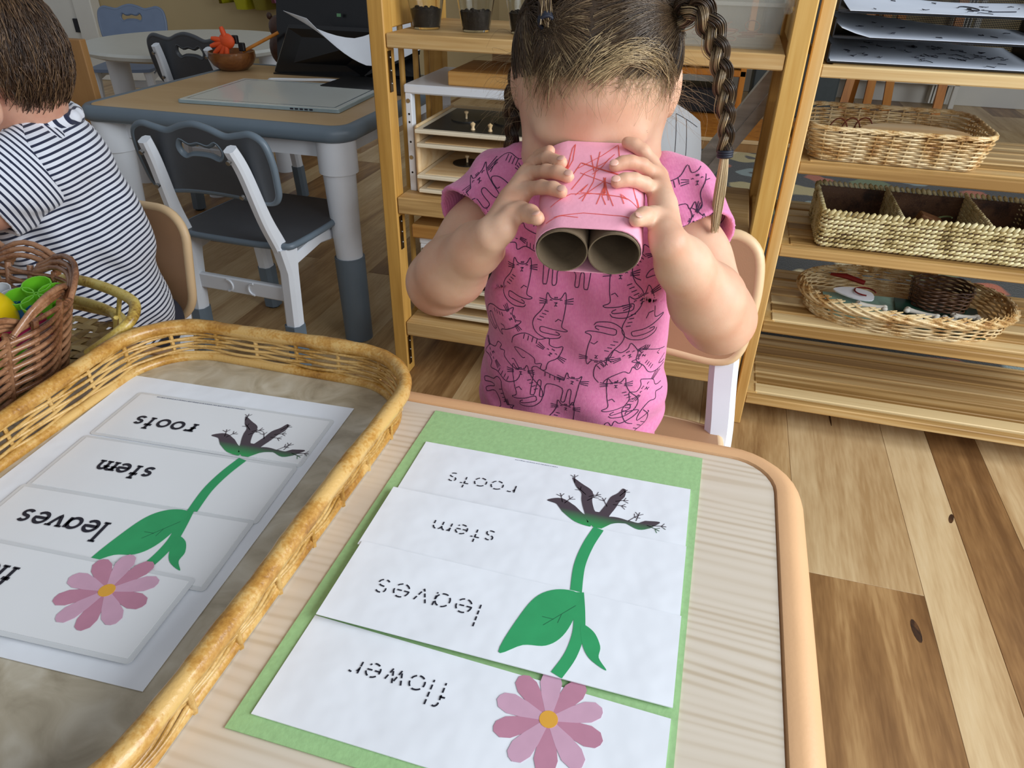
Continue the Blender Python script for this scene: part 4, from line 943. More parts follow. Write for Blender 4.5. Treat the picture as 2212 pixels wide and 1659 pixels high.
# black document holder, laptop-like slab, curled paper, carved bear
bs = thing('document_stand', 'black plastic document holder at the back of the grey-edged table', 'holder', (-1.06, 2.0, .52))
def slab(name, pts, th, m, par):
    a = [V(p) for p in pts]; n = (a[1]-a[0]).cross(a[2]-a[0]).normalized(); mbx = MB(); mbx.rings([[p+n*(th*k) for p in a] for k in (-.5, .5)]); return mbx.build(name, m, par, 0)
M['black_gloss'] = plain('black_gloss', '#0c0d10', .25, .1, 20)
slab('front_panel', [(-1.255, 1.94, .53), (-1.0, 1.985, .525), (-.80, 1.93, .60), (-.83, 1.95, .645), (-1.195, 1.945, .645)], .012, M['black_gloss'], bs)
slab('back_panel', [(-1.275, 1.99, .52), (-.84, 2.02, .52), (-.86, 2.05, .70), (-.97, 2.045, .742), (-1.27, 2.03, .722)], .010, M['black_gloss'], bs)
slab('base_wedge', [(-1.255, 1.93, .522), (-.80, 1.95, .522), (-.80, 2.05, .522), (-1.26, 2.03, .522)], .004, M['black_gloss'], bs)
MB().box(-1.075, -1.065, 2.005, 2.010, .668, .676).build('indicator', plain('green_mark', '#5c8a62', .4), bs, 0)
ls = MB(); ls.prism(rrect(-1.02, -.76, 1.765, 1.925, .012, 4), .5215, .530); o = ls.build('laptop', plain('brushed_dark_metal', '#3b3b3c', .35, .15, 60, metal=.6), None, 0); tag(o, 'closed dark grey laptop lying under the black document holder', 'laptop')
cp = MB()
def curl(u, v):
    x = -1.19+.47*u; return V((x+.10*v*(1-u), 1.915-.055*v+.03*(u-.5)**2, .685-.05*sin(pi*min(1, u*1.15))*1.15+.085*max(0, u-.45)**1.0-.10*v*(.1+1.05*u)))
cp.grid(curl, 18, 6); o = cp.build('curled_paper', M['paper'], None, 80, thick=.0008); tag(o, 'curled white sheet sagging over the black document holder', 'paper')
M['bear'] = plain('carved_dark_wood', '#43281a', .5, .3, 40, .5, 60)
br = thing('carved_bear', 'dark carved wooden bear half hidden by the black document holder', 'figurine', (-1.275, 2.0, .52))
mb = MB(); mb.ball((-1.290, 2.050, .572), (.040, .024, .05), 16, 12); mb.build('bear_body', M['bear'], br, 80)
mb = MB(); mb.ball((-1.290, 2.050, .628), (.033, .024, .033), 14, 10); mb.build('bear_head', M['bear'], br, 80)
for dx in (-.028, .02): MB().ball((-1.290+dx, 2.05, .657), (.009, .007, .010), 8, 6).build('bear_ear', M['bear'], br, 80)

# ------------------------------------------------------------------ background things
rt = thing('round_table', 'round white table behind the grey-edged table', 'table', (-1.97, 2.52, 0))
M['white_lam'] = plain('white_laminate', '#cdcfc8', .35, .02)
MB().lathe([(.001, .478), (.35, .478), (.38, .488), (.385, .499), (.38, .508), (.001, .509)], (-1.97, 2.52, 0), 56, False).build('table_top', M['white_lam'], rt, 40)
for a in (35, 125, 215, 305):
    x, y = -1.97+.27*cos(radians(a)), 2.52+.27*sin(radians(a)); MB().tube([(x, y, .48), (x, y, 0)], [.04, .034], 16).build('leg', M['white_plastic'], rt, 40)
cabn = thing('wood_cabinet', 'low brown wooden cabinet behind the boy\'s head', 'cabinet', (-1.75, 1.72, 0))
MB().box(-1.77, -1.75, 1.577, 1.61, 0, .60, .002).build('side_panel', M['cabinet'], cabn, 0)
MB().box(-2.15, -1.537, 1.555, 1.575, 0, .636, .002).build('front_panel', M['cabinet'], cabn, 0)
MB().box(-2.15, -1.75, 1.576, 1.61, .60, .62).build('top_board', M['ply'], cabn, 0)
MB().box(-1.80, -1.755, 1.578, 1.60, .62, .634, .001).build('top_block', M['ply'], cabn, 0)
MB().lathe([(.001, 0), (.006, 0), (.005, .003), (.001, .004)], (0, 0, 0), 12, False).build('bolt', M['metal'], cabn, 50, loc=(-1.58, 1.553, .620), rot=(radians(90), 0, 0))
# bins and pegs on the back wall
yb = {'yellow': plain('yellow_bin', '#a7a318', .4), 'pinkb': plain('pink_bin', '#c07da6', .4), 'cyan': plain('cyan_bin', '#5fb3b8', .6), 'olive': plain('olive_bin', '#7d7320', .4)}
for x0, x1, z0, m, lab in ((-2.85, -2.735, .468, 'yellow', 'larger yellow bin hanging on the back wall'), (-2.95, -2.89, .495, 'yellow', 'small yellow bin hanging leftmost on the back wall'), (-2.725, -2.61, .470, 'olive', 'olive bin hanging beside the yellow bin on the back wall'), (-2.60, -2.54, .508, 'pinkb', 'pink bin hanging on the back wall'), (-2.505, -2.455, .497, 'cyan', 'turquoise bin hanging rightmost on the back wall')):
    t = thing('wall_bin', lab, 'bin', ((x0+x1)/2, 4.15, z0), 'bins hanging on the back wall')
    MB().rings([[V((q[0], q[1], z)) for q in rrect(x0+i, x1-i, 4.04+i, 4.21, .02, 3)] for z, i in ((z0, .02), (z0+.16, 0), (z0+.16, .004), (z0+.004, .024))]).build('bin_body', yb[m], t, 30)
    MB().box(x0-.01, x1+.01, 4.03, 4.21, z0+.155, z0+.165, .003).build('bin_rim', yb[m], t, 0)
for x0, x1, m, lab in ((-2.17, -2.06, 'cabinet', 'brown wooden upright left of the others behind the black document holder'), (-2.04, -1.985, 'ply', 'pale wooden upright behind the black document holder'), (-1.965, -1.91, 'grey_plastic', 'grey upright behind the black document holder'), (-1.85, -1.79, 'white_paint', 'cream upright behind the curled white paper')):
    t = thing('storage_upright', lab, 'post', ((x0+x1)/2, 3.6, 0)); MB().box(x0, x1, 3.56, 3.64, 0, 1.2, .006).build('post', M[m], t, 0); MB().box(x0-.004, x1+.004, 3.50, 3.70, 0, .03, .006).build('foot', M[m], t, 0)
# wooden easel and white rack by the far wall, low wooden bench
es = thing('wooden_easel', 'orange wooden easel with splayed legs by the far wall', 'easel', (1.0, 4.95, 0))
for a, b_ in (((.68, 4.82, 0), (.76, 4.95, 1.1)), ((.83, 4.93, 0), (.80, 4.97, 1.1)), ((.95, 4.98, 0), (.84, 5.0, 1.1)), ((1.20, 4.86, 0), (1.16, 4.97, 1.1)), ((.76, 5.14, 0), (.78, 5.0, 1.1))): fbar('leg', a, b_, .045, .03, M['easel'], es)
MB().box(.70, 1.20, 4.94, 4.98, .60, .64, .004).build('crossbar', M['easel'], es, 0); MB().box(.70, 1.20, 4.97, 4.985, .64, 1.1).build('board', M['white_paint'], es, 0)
wr = thing('white_rack', 'white slatted rack against the far wall behind the easel', 'rack', (1.0, 5.2, 0))
MB().box(.35, 1.36, 5.16, 5.29, .13, .16, .003).build('shelf', M['white_paint'], wr, 0)
for x in (.36, 1.33): MB().box(x, x+.03, 5.16, 5.19, 0, .75, .003).build('post', M['white_paint'], wr, 0)
for k in range(6): MB().box(1.22+.018*k, 1.23+.018*k, 5.20, 5.28, .02, .6).build('slat', M['white_paint'], wr, 0)
lb = thing('low_platform', 'low orange-brown wooden platform on the floor beyond the rug', 'platform', (-.1, 3.9, 0))
MB().box(-.9, .60, 3.64, 4.18, 0, .055, .003).build('top', M['easel'], lb, 0); MB().box(-.9, .60, 3.625, 3.64, .045, .062, .002).build('front_trim', M['ply'], lb, 0); MB().box(-.9, .60, 3.63, 3.64, .0, .0445, .001).build('front_rail', M['cabinet'], lb, 0)
lw = thing('low_shelf', 'low orange wooden shelf with dark boxes beyond the bench', 'shelf', (.0, 4.3, 0))
for z in (.02, .25): MB().box(-.7, .09, 4.2, 4.5, z, z+.03, .003).build('board', M['easel'], lw, 0)
for x in (-.735, .06): MB().box(x, x+.03, 4.2, 4.5, 0, .62, .003).build('side', M['easel'], lw, 0)
for x0, x1, z0, lab in ((-.6, -.2, .281, 'black box on the low orange shelf, left one'), (-.15, .05, .281, 'black box on the low orange shelf, right one'), (-.4, .0, .051, 'dark box under the low orange shelf board')):
    o = MB().box(x0, x1, 4.24, 4.46, z0, z0+.13, .01).build('dark_box', M['black_plastic'], None, 0); tag(o, lab, 'box')
o = MB().box(.14, .60, 4.55, 5.0, 0, .9, .01).build('dark_cabinet', plain('slate_cabinet', '#3c4445', .6), None, 0); tag(o, 'dark slate cabinet near the far wall', 'cabinet')
o = MB().prism([(.022*cos(pi*k/3), .022*sin(pi*k/3)) for k in range(6)], -.012, .012).build('hexagon_block', M['black_plastic'], None, 0, loc=(-.052, 1.41, .155), rot=(radians(90), 0, .3)); tag(o, 'black hexagonal block on the lowest pine board beside the girl', 'block')
# ------------------------------------------------------------------ smooth implicit surfaces for bodies and clothes
class Field:
    def __init__(s, lo, hi, h):
        s.lo = np.array(lo, float); s.h = h; s.n = np.ceil((np.array(hi)-s.lo)/h).astype(int)+1
        s.d = np.full(s.n, 1.0, np.float32)
        s.ax = [s.lo[i]+h*np.arange(s.n[i]) for i in range(3)]
    def region(s, lo, hi):
        a = np.clip(np.floor((np.array(lo)-s.lo)/s.h).astype(int), 0, s.n-1); b = np.clip(np.ceil((np.array(hi)-s.lo)/s.h).astype(int)+1, 1, s.n)
        sl = tuple(slice(a[i], b[i]) for i in range(3))
        return sl, np.meshgrid(*[s.ax[i][sl[i]] for i in range(3)], indexing='ij', sparse=True)
    def add(s, fn, lo, hi, k):
        sl, (X, Y, Z) = s.region(lo, hi); b = fn(X, Y, Z).astype(np.float32); a = s.d[sl]
        if k > 0:
            hh = np.maximum(k-np.abs(a-b), 0)/k; s.d[sl] = np.minimum(a, b)-hh*hh*k*.25
        else: s.d[sl] = np.minimum(a, b)
    def cone(s, p, q, r0, r1, k=.01, sq=(1, 1, 1)):
        p = np.array(p, float); q = np.array(q, float); v = q-p; L2 = v@v+1e-12; m = max(r0, r1)+k+2*s.h
        def fn(X, Y, Z):
            t = np.clip(((X-p[0])*v[0]+(Y-p[1])*v[1]+(Z-p[2])*v[2])/L2, 0, 1)
            return np.sqrt((X-p[0]-v[0]*t)**2+(Y-p[1]-v[1]*t)**2+(Z-p[2]-v[2]*t)**2)-(r0+(r1-r0)*t)
        s.add(fn, np.minimum(p, q)-m, np.maximum(p, q)+m, k)
    def chain(s, pts, rs, k=.01):
        for i in range(len(pts)-1): s.cone(pts[i], pts[i+1], rs[i], rs[i+1], k)
    def ell(s, c, r, k=.01, B=None):
        """ellipsoid, B: three orthonormal axes"""
        c = np.array(c, float); r = np.array(r, float); B = np.eye(3) if B is None else np.array([list(b) for b in B], float); m = r.max()+k+2*s.h
        def fn(X, Y, Z):
            x, y, z = X-c[0], Y-c[1], Z-c[2]
            q = [(x*B[i][0]+y*B[i][1]+z*B[i][2])/r[i] for i in range(3)]; k0 = np.sqrt(q[0]**2+q[1]**2+q[2]**2)+1e-9
            k1 = np.sqrt((q[0]/r[0])**2+(q[1]/r[1])**2+(q[2]/r[2])**2)+1e-9
            return k0*(k0-1)/k1
        s.add(fn, c-m, c+m, k)
    def full(s): return np.meshgrid(*s.ax, indexing='ij', sparse=True)
    def mesh(s, name):
        d = s.d; ins = d < 0; n = np.array(d.shape); c = [slice(0, -1), slice(1, None)]
        cnt = sum(ins[c[i], :, :][:, c[j], :][:, :, c[k]].astype(np.int8) for i in (0, 1) for j in (0, 1) for k in (0, 1))
        act = (cnt > 0) & (cnt < 8); idx = np.argwhere(act); vid = -np.ones(act.shape, np.int64); vid[act] = np.arange(len(idx))
        acc = np.zeros((len(idx), 3)); num = np.zeros(len(idx)); cor = [(i, j, k) for i in (0, 1) for j in (0, 1) for k in (0, 1)]
        for a in cor:
            for ax in range(3):
                if a[ax]: continue
                b = list(a); b[ax] = 1
                da = d[tuple((idx+a).T)]; db = d[tuple((idx+b).T)]; m = (da < 0) != (db < 0)
                t = np.where(m, da/(da-db+1e-12), 0); p = np.repeat(np.array(a, float)[None], len(idx), 0); p[:, ax] += t
                acc[m] += p[m]; num[m] += 1
        co = s.lo+s.h*(idx+acc/num[:, None]); faces = []
        for ax in range(3):
            o1, o2 = [(1, 2), (2, 0), (0, 1)][ax]
            A = [slice(None)]*3; Bs = [slice(None)]*3; A[ax] = slice(0, -1); Bs[ax] = slice(1, None)
            ch = ins[tuple(A)] != ins[tuple(Bs)]; e = np.argwhere(ch)
            e = e[(e[:, o1] > 0) & (e[:, o2] > 0) & (e[:, o1] < n[o1]-1) & (e[:, o2] < n[o2]-1)]
            u1 = np.zeros(3, int); u1[o1] = 1; u2 = np.zeros(3, int); u2[o2] = 1
            q = np.stack([vid[tuple((e-u1-u2).T)], vid[tuple((e-u2).T)], vid[tuple(e.T)], vid[tuple((e-u1).T)]], 1)
            fl_ = ins[tuple(e.T)]; q = np.where(fl_[:, None], q, q[:, ::-1]); faces.append(q)
        F_ = np.concatenate(faces); F_ = F_[(F_ >= 0).all(1)]
        me = bpy.data.meshes.new(name); me.vertices.add(len(co)); me.vertices.foreach_set('co', co.astype(np.float32).ravel())
        me.loops.add(len(F_)*4); me.loops.foreach_set('vertex_index', F_.ravel().astype(np.int32))
        me.polygons.add(len(F_)); me.polygons.foreach_set('loop_start', np.arange(0, len(F_)*4, 4, dtype=np.int32))
        me.update(calc_edges=True); me.validate()
        me.polygons.foreach_set('use_smooth', [True]*len(me.polygons)); return me
def relax(me, it=2, f=.5):
    bm = bmesh.new(); bm.from_mesh(me)
    for _ in range(it): bmesh.ops.smooth_vert(bm, verts=bm.verts[:], factor=f, use_axis_x=True, use_axis_y=True, use_axis_z=True)
    bm.to_mesh(me); bm.free(); me.polygons.foreach_set('use_smooth', [True]*len(me.polygons))
def place(me, name, mat, parent):
    me.transform(Matrix.Translation(-wloc(parent))); return link_mesh(name, me, mat, parent)
def skin_mat(name, base, red):
    m, t, b = newmat(name); b.inputs['Roughness'].default_value = .48; b.inputs['Subsurface Weight'].default_value = .25
    b.inputs['Subsurface Radius'].default_value = (.010, .004, .002); b.inputs['Subsurface Scale'].default_value = .6; b.inputs['Specular IOR Level'].default_value = .35
    tc = N(t, 'ShaderNodeTexCoord'); n = N(t, 'ShaderNodeTexNoise', Scale=26, Detail=3); t.links.new(tc.outputs['Object'], n.inputs['Vector'])
    r = ramp(t, [(.35, srgb(red)), (.65, srgb(base))]); t.links.new(n.outputs[0], r.inputs[0]); t.links.new(r.outputs[0], b.inputs['Base Color'])
    n2 = N(t, 'ShaderNodeTexNoise', Scale=500, Detail=2); t.links.new(tc.outputs['Object'], n2.inputs['Vector']); bp = N(t, 'ShaderNodeBump', Strength=.12, Distance=.0008); t.links.new(n2.outputs[0], bp.inputs['Height']); t.links.new(bp.outputs[0], b.inputs['Normal']); return m
M['skin'] = skin_mat('girl_skin', '#dfb699', '#d5a285'); M['skin_b'] = skin_mat('boy_skin', '#d9ab92', '#cc937c')
M['nail'] = plain('fingernail', '#e3b09d', .3, .02)

# ---- girl: frames measured from the shared seat and binoculars
gF = V((-.0831, .5207, .6651)); gA = V((-.1507, .9444, .2924)); gS = V((.9875, .1575, 0)); gN = V((.0461, -.2887, .9563))
hC = V((-.1195, .713, .758)); fD = V((.1366, -.855, -.5)).normalized(); uP = V((.0789, -.4937, .866)).normalized(); sD = V((.9875, .1575, 0)).normalized()
def hp_(x, f, u): return hC+sD*x+fD*f+uP*u
HB = (sD, fD, uP)
girl = thing('person', 'girl in a pink cat-print t-shirt with braids looking through paper binoculars', 'person', (-.118, .70, .33))
H_ = .0019
g = Field((-.30, .49, .33), (.10, .80, .87), H_)
g.ell(hp_(0, 0, .004), (.0738, .086, .096), .01, HB)            # skull
g.ell(hp_(0, .030, -.045), (.052, .048, .052), .035, HB)         # face and jaw
for sx in (-1, 1): g.ell(hp_(sx*.034, .052, -.040), (.026, .022, .024), .02, HB)   # cheeks
g.ell(hp_(0, .087, -.034), (.009, .013, .011), .012, HB)         # nose
g.ell(hp_(0, .050, -.082), (.020, .018, .014), .02, HB)          # chin
g.ell(hp_(0, .073, .004), (.046, .012, .010), .02, HB)           # brow
for sx in (-1, 1): g.ell(hp_(sx*.016, .074, -.062), (.012, .007, .0045), .006, HB)  # lips
for sx in (-1, 1):
    eb = (sD*.5*sx+fD*-.2+uP*.1, fD, uP)
    g.ell(hp_(sx*.073, -.006, -.018), (.007, .015, .024), .006, HB); g.ell(hp_(sx*.078, -.012, -.012), (.004, .012, .020), .004, HB)
g.cone((-.117, .715, .60), (-.116, .712, .72), .036, .034, .03)  # neck
g.ell((-.117, .70, .53), (.085, .058, .12), .03); g.ell((-.117, .705, .41), (.084, .060, .075), .04)
shl, shr = V((-.197, .702, .648)), V((-.036, .702, .652))
g.cone(shl, (-.117, .71, .655), .032, .034, .03); g.cone(shr, (-.117, .71, .655), .032, .034, .03)
elL, elR, wrL, wrR = V((-.2437, .6103, .5787)), V((.0278, .6163, .5778)), V((-.1661, .5346, .6647)), V((-.0230, .5414, .6716))
for sh_, el, wr_ in ((shl, elL, wrL), (shr, elR, wrR)):
    mid = el.lerp(wr_, .28); m2 = el.lerp(wr_, .75)
    g.chain([sh_, sh_.lerp(el, .5), el], [.033, .0325, .0315], .015)
    g.chain([el, mid, m2, wr_], [.0305, .0315, .0208, .0155], .012)
# palms and fingers: joints follow the barrel of the binoculars
def hand(wr_, mcps, palm_r, thumb, fingers, tb):
    pc = sum((V(m) for m in mcps), V())/len(mcps)
    for m in mcps: g.chain([wr_, V(wr_).lerp(V(m), .55), m], [.0112, palm_r, palm_r-.0028], .0035)
    g.chain([wr_, tb, thumb[0]], [.0112, .0108, .0085], .0045)
    n = len(thumb); g.chain(thumb, [.0080, .0075, .0072, .0060, .0055][:n], .004)
    for f_ in fingers:
        f_ = [V(p) for p in f_]; n = len(f_)
        rr = [.0070]+[.0066-.0013*i/(n-1) for i in range(1, n)]; g.chain(f_, rr, .0026)
LM = [(-.1508, .5664, .6872), (-.1539, .5830, .6935), (-.1545, .6000, .6985)]
LF = [[LM[0], (-.1462, .5745, .6930), (-.1315, .5605, .7000), (-.1196, .5506, .7030), (-.1118, .5460, .7022)],
      [LM[1], (-.1488, .5945, .7005), (-.1322, .5784, .7080), (-.1208, .5708, .7103), (-.1112, .5660, .7090)],
      [LM[2], (-.1505, .6130, .7050), (-.1362, .5970, .7140), (-.1210, .5850, .7145)],
      [(-.1535, .612, .702), (-.148, .622, .7085), (-.1370, .6080, .7170)]]
LT = [(-.1512, .5430, .6800), (-.1450, .5470, .6830), (-.1345, .5370, .6850), (-.1252, .5230, .6870)]
hand(wrL, LM, .0108, LT, LF, V((-.1560, .5330, .6715)))
RM = [(-.0395, .5895, .6900), (-.0405, .6050, .6960), (-.0430, .6210, .7010)]
RF = [[RM[0], (-.0455, .5980, .6970), (-.0509, .5849, .7035), (-.0591, .5777, .7082), (-.0660, .5729, .7090), (-.0720, .5690, .7075)],
      [RM[1], (-.0480, .6140, .7050), (-.0567, .6048, .7130), (-.0658, .5984, .7165), (-.0719, .5949, .7162), (-.0775, .5905, .7142)],
      [RM[2], (-.0515, .6265, .7110), (-.0597, .6257, .7197), (-.0673, .6258, .7240), (-.0735, .6262, .7250)]]
RT = [(-.0330, .5600, .6830), (-.0395, .5575, .6870), (-.0450, .5440, .6905), (-.0495, .5315, .6915)]
hand(wrR, RM, .0108, RT, RF, V((-.0290, .5460, .6775)))
me = g.mesh('girl_body'); relax(me, 2, .5); body = place(me, 'body', M['skin'], girl)
def nail(tip, prev, up_hint):
    tip, prev = V(tip), V(prev); d = (tip-prev).normalized(); n = (V(up_hint)-d*V(up_hint).dot(d)).normalized(); s_ = d.cross(n)
    Mx = Matrix((d, s_, n)).transposed(); c = tip+n*.0047+d*.0012
    MB().ball(c, (.0040, .0035, .0011), 10, 6, Mx).build('fingernail', M['nail'], girl, 80)
hn = (V((0, 0, CAMZ))-gF).normalized()
for f_ in LF[:3]+RF[:2]: nail(f_[-1], f_[-2], (gN*.9+hn*.5))
nail(LT[-1], LT[-2], V((-.2, -.3, .9))); nail(RT[-1], RT[-2], V((.2, -.5, .8)))

# ---- t-shirt
sh = Field((-.30, .59, .36), (.07, .80, .72), .0021)
sh.chain([(-.118, .700, .36), (-.118, .698, .44), (-.118, .697, .54), (-.118, .703, .62)], [.070, .071, .068, .058], .01)
for dx in (-.034, .034): sh.chain([(-.118+dx, .700, .36), (-.118+dx, .697, .43), (-.118+dx*.95, .696, .54), (-.118+dx*.9, .703, .635)], [.068, .070, .064, .048], .02)
hemL, hemR = V((-.2265, .6485, .6290)), V((-.0010, .6600, .6300))
for sh_, hm in ((shl, hemL), (shr, hemR)):
    d = (hm-sh_).normalized(); sh.cone(sh_+V((0, .002, .0)), hm+d*.02, .0385, .0400, .025)
    sh.cone(sh_, (-.117, .708, .655), .040, .042, .03)
X, Y, Z = sh.full()
# folds: soft horizontal rolls at the waist, drag lines towards the arms
fold = .0028*np.sin((Z-.10*(X+.118)**2*30)*150+1.2*np.sin(X*60))*np.clip((.50-Z)/.10, 0, 1)+.0016*np.sin(X*170+Z*90)*np.clip((Z-.50)/.1, 0, 1)+.0014*np.sin(Z*95+X*80+Y*40)
sh.d += (fold*np.clip(1-np.abs(sh.d)/.03, 0, 1)).astype(np.float32)
outer = sh.d.copy(); shell = np.maximum(outer, -(outer+.0052))
for sh_, hm in ((shl, hemL), (shr, hemR)):
    d = (hm-sh_).normalized(); pl = ((X-hm.x)*d.x+(Y-hm.y)*d.y+(Z-hm.z)*d.z).astype(np.float32)
    near = (np.sqrt((X-hm.x)**2+(Y-hm.y)**2+(Z-hm.z)**2) < .075)
    shell = np.where(near, np.maximum(shell, pl), shell)
shell = np.maximum(shell, (.372-Z).astype(np.float32))
nk = np.sqrt((X+.117)**2+(Y-.700)**2+((Z-.712)*.7)**2)-.047
sh.d = np.maximum(shell, -nk).astype(np.float32)
def knit_mat(name, col, dark):
    m, t, b = newmat(name); b.inputs['Roughness'].default_value = .85; b.inputs['Sheen Weight'].default_value = .25
    tc = N(t, 'ShaderNodeTexCoord'); n = N(t, 'ShaderNodeTexNoise', Scale=300, Detail=3); t.links.new(tc.outputs['Object'], n.inputs['Vector'])
    r = ramp(t, [(.3, srgb(dark)), (.7, srgb(col))]); t.links.new(n.outputs[0], r.inputs[0]); t.links.new(r.outputs[0], b.inputs['Base Color'])
    wv = N(t, 'ShaderNodeTexWave', Scale=240.); wv.wave_type = 'BANDS'; wv.bands_direction = 'X'; t.links.new(tc.outputs['Object'], wv.inputs['Vector'])
    bp = N(t, 'ShaderNodeBump', Strength=.25, Distance=.001); t.links.new(wv.outputs[0], bp.inputs['Height']); t.links.new(bp.outputs[0], b.inputs['Normal']); return m
M['pink_knit'] = knit_mat('pink_knit', '#e488b3', '#da78a8')
me = sh.mesh('tshirt'); relax(me, 2, .5)
bvh = BVHTree.FromPolygons([v.co.copy() for v in me.vertices], [tuple(p.vertices) for p in me.polygons])
shirt = place(me, 't_shirt', M['pink_knit'], girl)
# line drawings of cats printed on the shirt, laid on its surface
def cat_sit():
    out = [[(-.45, .62), (-.40, .98), (-.22, .78), (.12, .76), (.30, .98), (.36, .60), (.30, .05), (.22, -.35), (.46, -.48), (.30, -.55), (-.15, -.52), (-.62, -.42), (-.70, -.55), (-.60, -.68), (.0, -.78), (.10, -.70), (-.05, -.62)],
           [(-.45, .62), (-.62, .30), (-.92, -.05), (-1.0, -.38), (-.85, -.72), (-.45, -.95), (.02, -.93), (.16, -.80)],
           [(-.05, -.15), (.08, -.02), (.22, -.08)]]
    for k in range(4): out.append([(-.80+.10*k, .08+.13*k-.18), (-.62+.10*k, .06+.13*k-.20)])
    return out+face(-.04, .62)
def face(x, y):
    o = []
    for s in (-1, 1):
        for k in (-1, 0, 1): o.append([(x+s*.34, y+.02+.05*k), (x+s*.68, y+.04+.10*k)])
        o.append([(x+s*.20-.05, y+.08), (x+s*.20, y+.11), (x+s*.20+.05, y+.08)])
    o += [[(x-.06, y), (x+.06, y), (x, y-.04), (x, y-.10), (x-.06, y-.13)], [(x, y-.10), (x+.06, y-.13)]]
    for k in (-1, 0, 1): o.append([(x+.05*k, y+.16), (x+.05*k, y+.22)])
    return o
def cat_stand():
    out = [[(-1.0, .25), (-.96, -.55), (-.86, -.62), (-.78, -.55), (-.74, .02), (-.60, .02), (-.56, -.55), (-.46, -.62), (-.38, -.52), (-.34, .0), (.34, .0), (.38, -.55), (.48, -.62), (.56, -.52), (.60, .0), (.74, .0), (.78, -.55), (.88, -.6), (.96, -.5), (1.0, .35), (1.05, .75), (.90, .62), (.55, .60), (.42, .80), (.35, .40)],
           [(-1.0, .25), (-1.1, .55), (-.9, .70), (-.6, .60), (.35, .40)]]
    for k in range(4): out.append([(-.5+.22*k, .55-.04*k), (-.48+.22*k, .35-.03*k)])
    return out+face(.70, .45)
def cat_loaf():
    out = [[(-.9, -.5), (-1.0, -.1), (-.7, .4), (-.1, .55), (.2, .85), (.4, .6), (.7, .65), (.9, .85), (1.0, .3), (.8, -.1), (.9, -.5), (.7, -.6), (.6, -.35), (.4, -.55), (.2, -.35), (-.4, -.4), (-.7, -.6), (-.2, -.75), (-.1, -.65)]]
    for k in range(4): out.append([(-.7+.18*k, .35+.06*k), (-.62+.18*k, .12+.06*k)])
    return out+face(.65, .30)
CATS = [cat_sit(), cat_stand(), cat_loaf()]
def px_shirt(x, z): return x, z
def stamp(cat, cx, cz, sc, rot, flip=1, dirv=V((0, 1, 0))):
    mb = MB(); dirv = dirv.normalized(); c_, s_ = cos(radians(rot)), sin(radians(rot)); got = 0
    for ln in CATS[cat]:
        dense = catmull([(a, b, 0) for a, b in ln], 4) if len(ln) > 3 else densify([(a, b, 0) for a, b in ln], .12, False)
        run = []
        def flush(run):
            if len(run) > 1:
                Lp = []
                for i in range(len(run)):
                    p, n = run[i]; t = (run[min(i+1, len(run)-1)][0]-run[max(i-1, 0)][0])
                    if t.length < 1e-7: t = V((1, 0, 0))
                    sd = n.cross(t.normalized()); q = p+n*.00035; Lp.append((mb._v(q+sd*.00042), mb._v(q-sd*.00042)))
                for (a, b), (c2_, d2_) in zip(Lp, Lp[1:]): mb.face([a, b, d2_, c2_])
        for q in dense:
            u, v = q.x*flip*sc, q.y*sc; w = V((cx+u*c_-v*s_, .50, cz+u*s_+v*c_)); o = w-dirv*.0
            hit = bvh.ray_cast(o, dirv, .5)
            if hit[0] is not None and hit[1].dot(dirv) < -.12 and (not run or (hit[0]-run[-1][0]).length < .012): run.append((hit[0], hit[1])); got += 1
            else:
                flush(run); run = [(hit[0], hit[1])] if hit[0] is not None and hit[1].dot(dirv) < -.12 else []
        flush(run)
    if got: mb.build('printed_cat', M['ink_navy'], shirt, 0, recalc=False)
    else: mb.bm.free()
M['ink_navy'] = plain('navy_print', '#33203f', .8)
for a in [(0, -.165, .577, .024, 6), (1, -.121, .596, .024, 0), (0, -.070, .580, .025, 0, -1), (0, -.126, .550, .025, 4), (0, -.084, .527, .026, 180), (0, -.040, .557, .025, 22), (2, -.148, .510, .025, -30), (2, -.063, .500, .024, 22), (1, -.124, .470, .025, -6), (0, -.161, .463, .024, 10, -1), (0, -.061, .463, .024, 2, -1),
          (0, -.108, .432, .024, 4), (2, -.035, .454, .022, 50), (0, -.184, .530, .022, -50), (2, -.185, .480, .022, 140), (1, -.189, .435, .023, -60), (2, -.045, .428, .022, 200), (2, -.042, .610, .022, 40), (0, -.026, .505, .021, 70), (2, -.165, .622, .021, 160), (0, -.098, .632, .022, 10)]: stamp(*a)
for a in [(1, -.218, .655, .023, 48), (2, -.186, .678, .020, -30), (0, -.205, .634, .020, 30), (1, -.012, .640, .021, 30), (2, -.024, .676, .021, 10), (0, .002, .655, .019, 70)]: stamp(*a)
# trousers
tr_ = Field((-.27, .46, .05), (.03, .80, .42), .0036)
tr_.ell((-.117, .70, .372), (.100, .075, .042), .02)
for dx in (-.048, .048): tr_.chain([(-.117+dx, .69, .372), (-.117+dx*1.15, .560, .372), (-.117+dx*1.2, .565, .09)], [.042, .038, .029], .02)
me = tr_.mesh('trousers'); place(me, 'trousers', plain('navy_trousers', '#1e2440', .85, .15, 120), girl)
for dx in (-.058, .058):
    MB().ball((-.117+dx, .538, .030), (.030, .062, .030), 16, 10).build('shoe', plain('child_shoe', '#d9d3cc', .5), girl, 80)

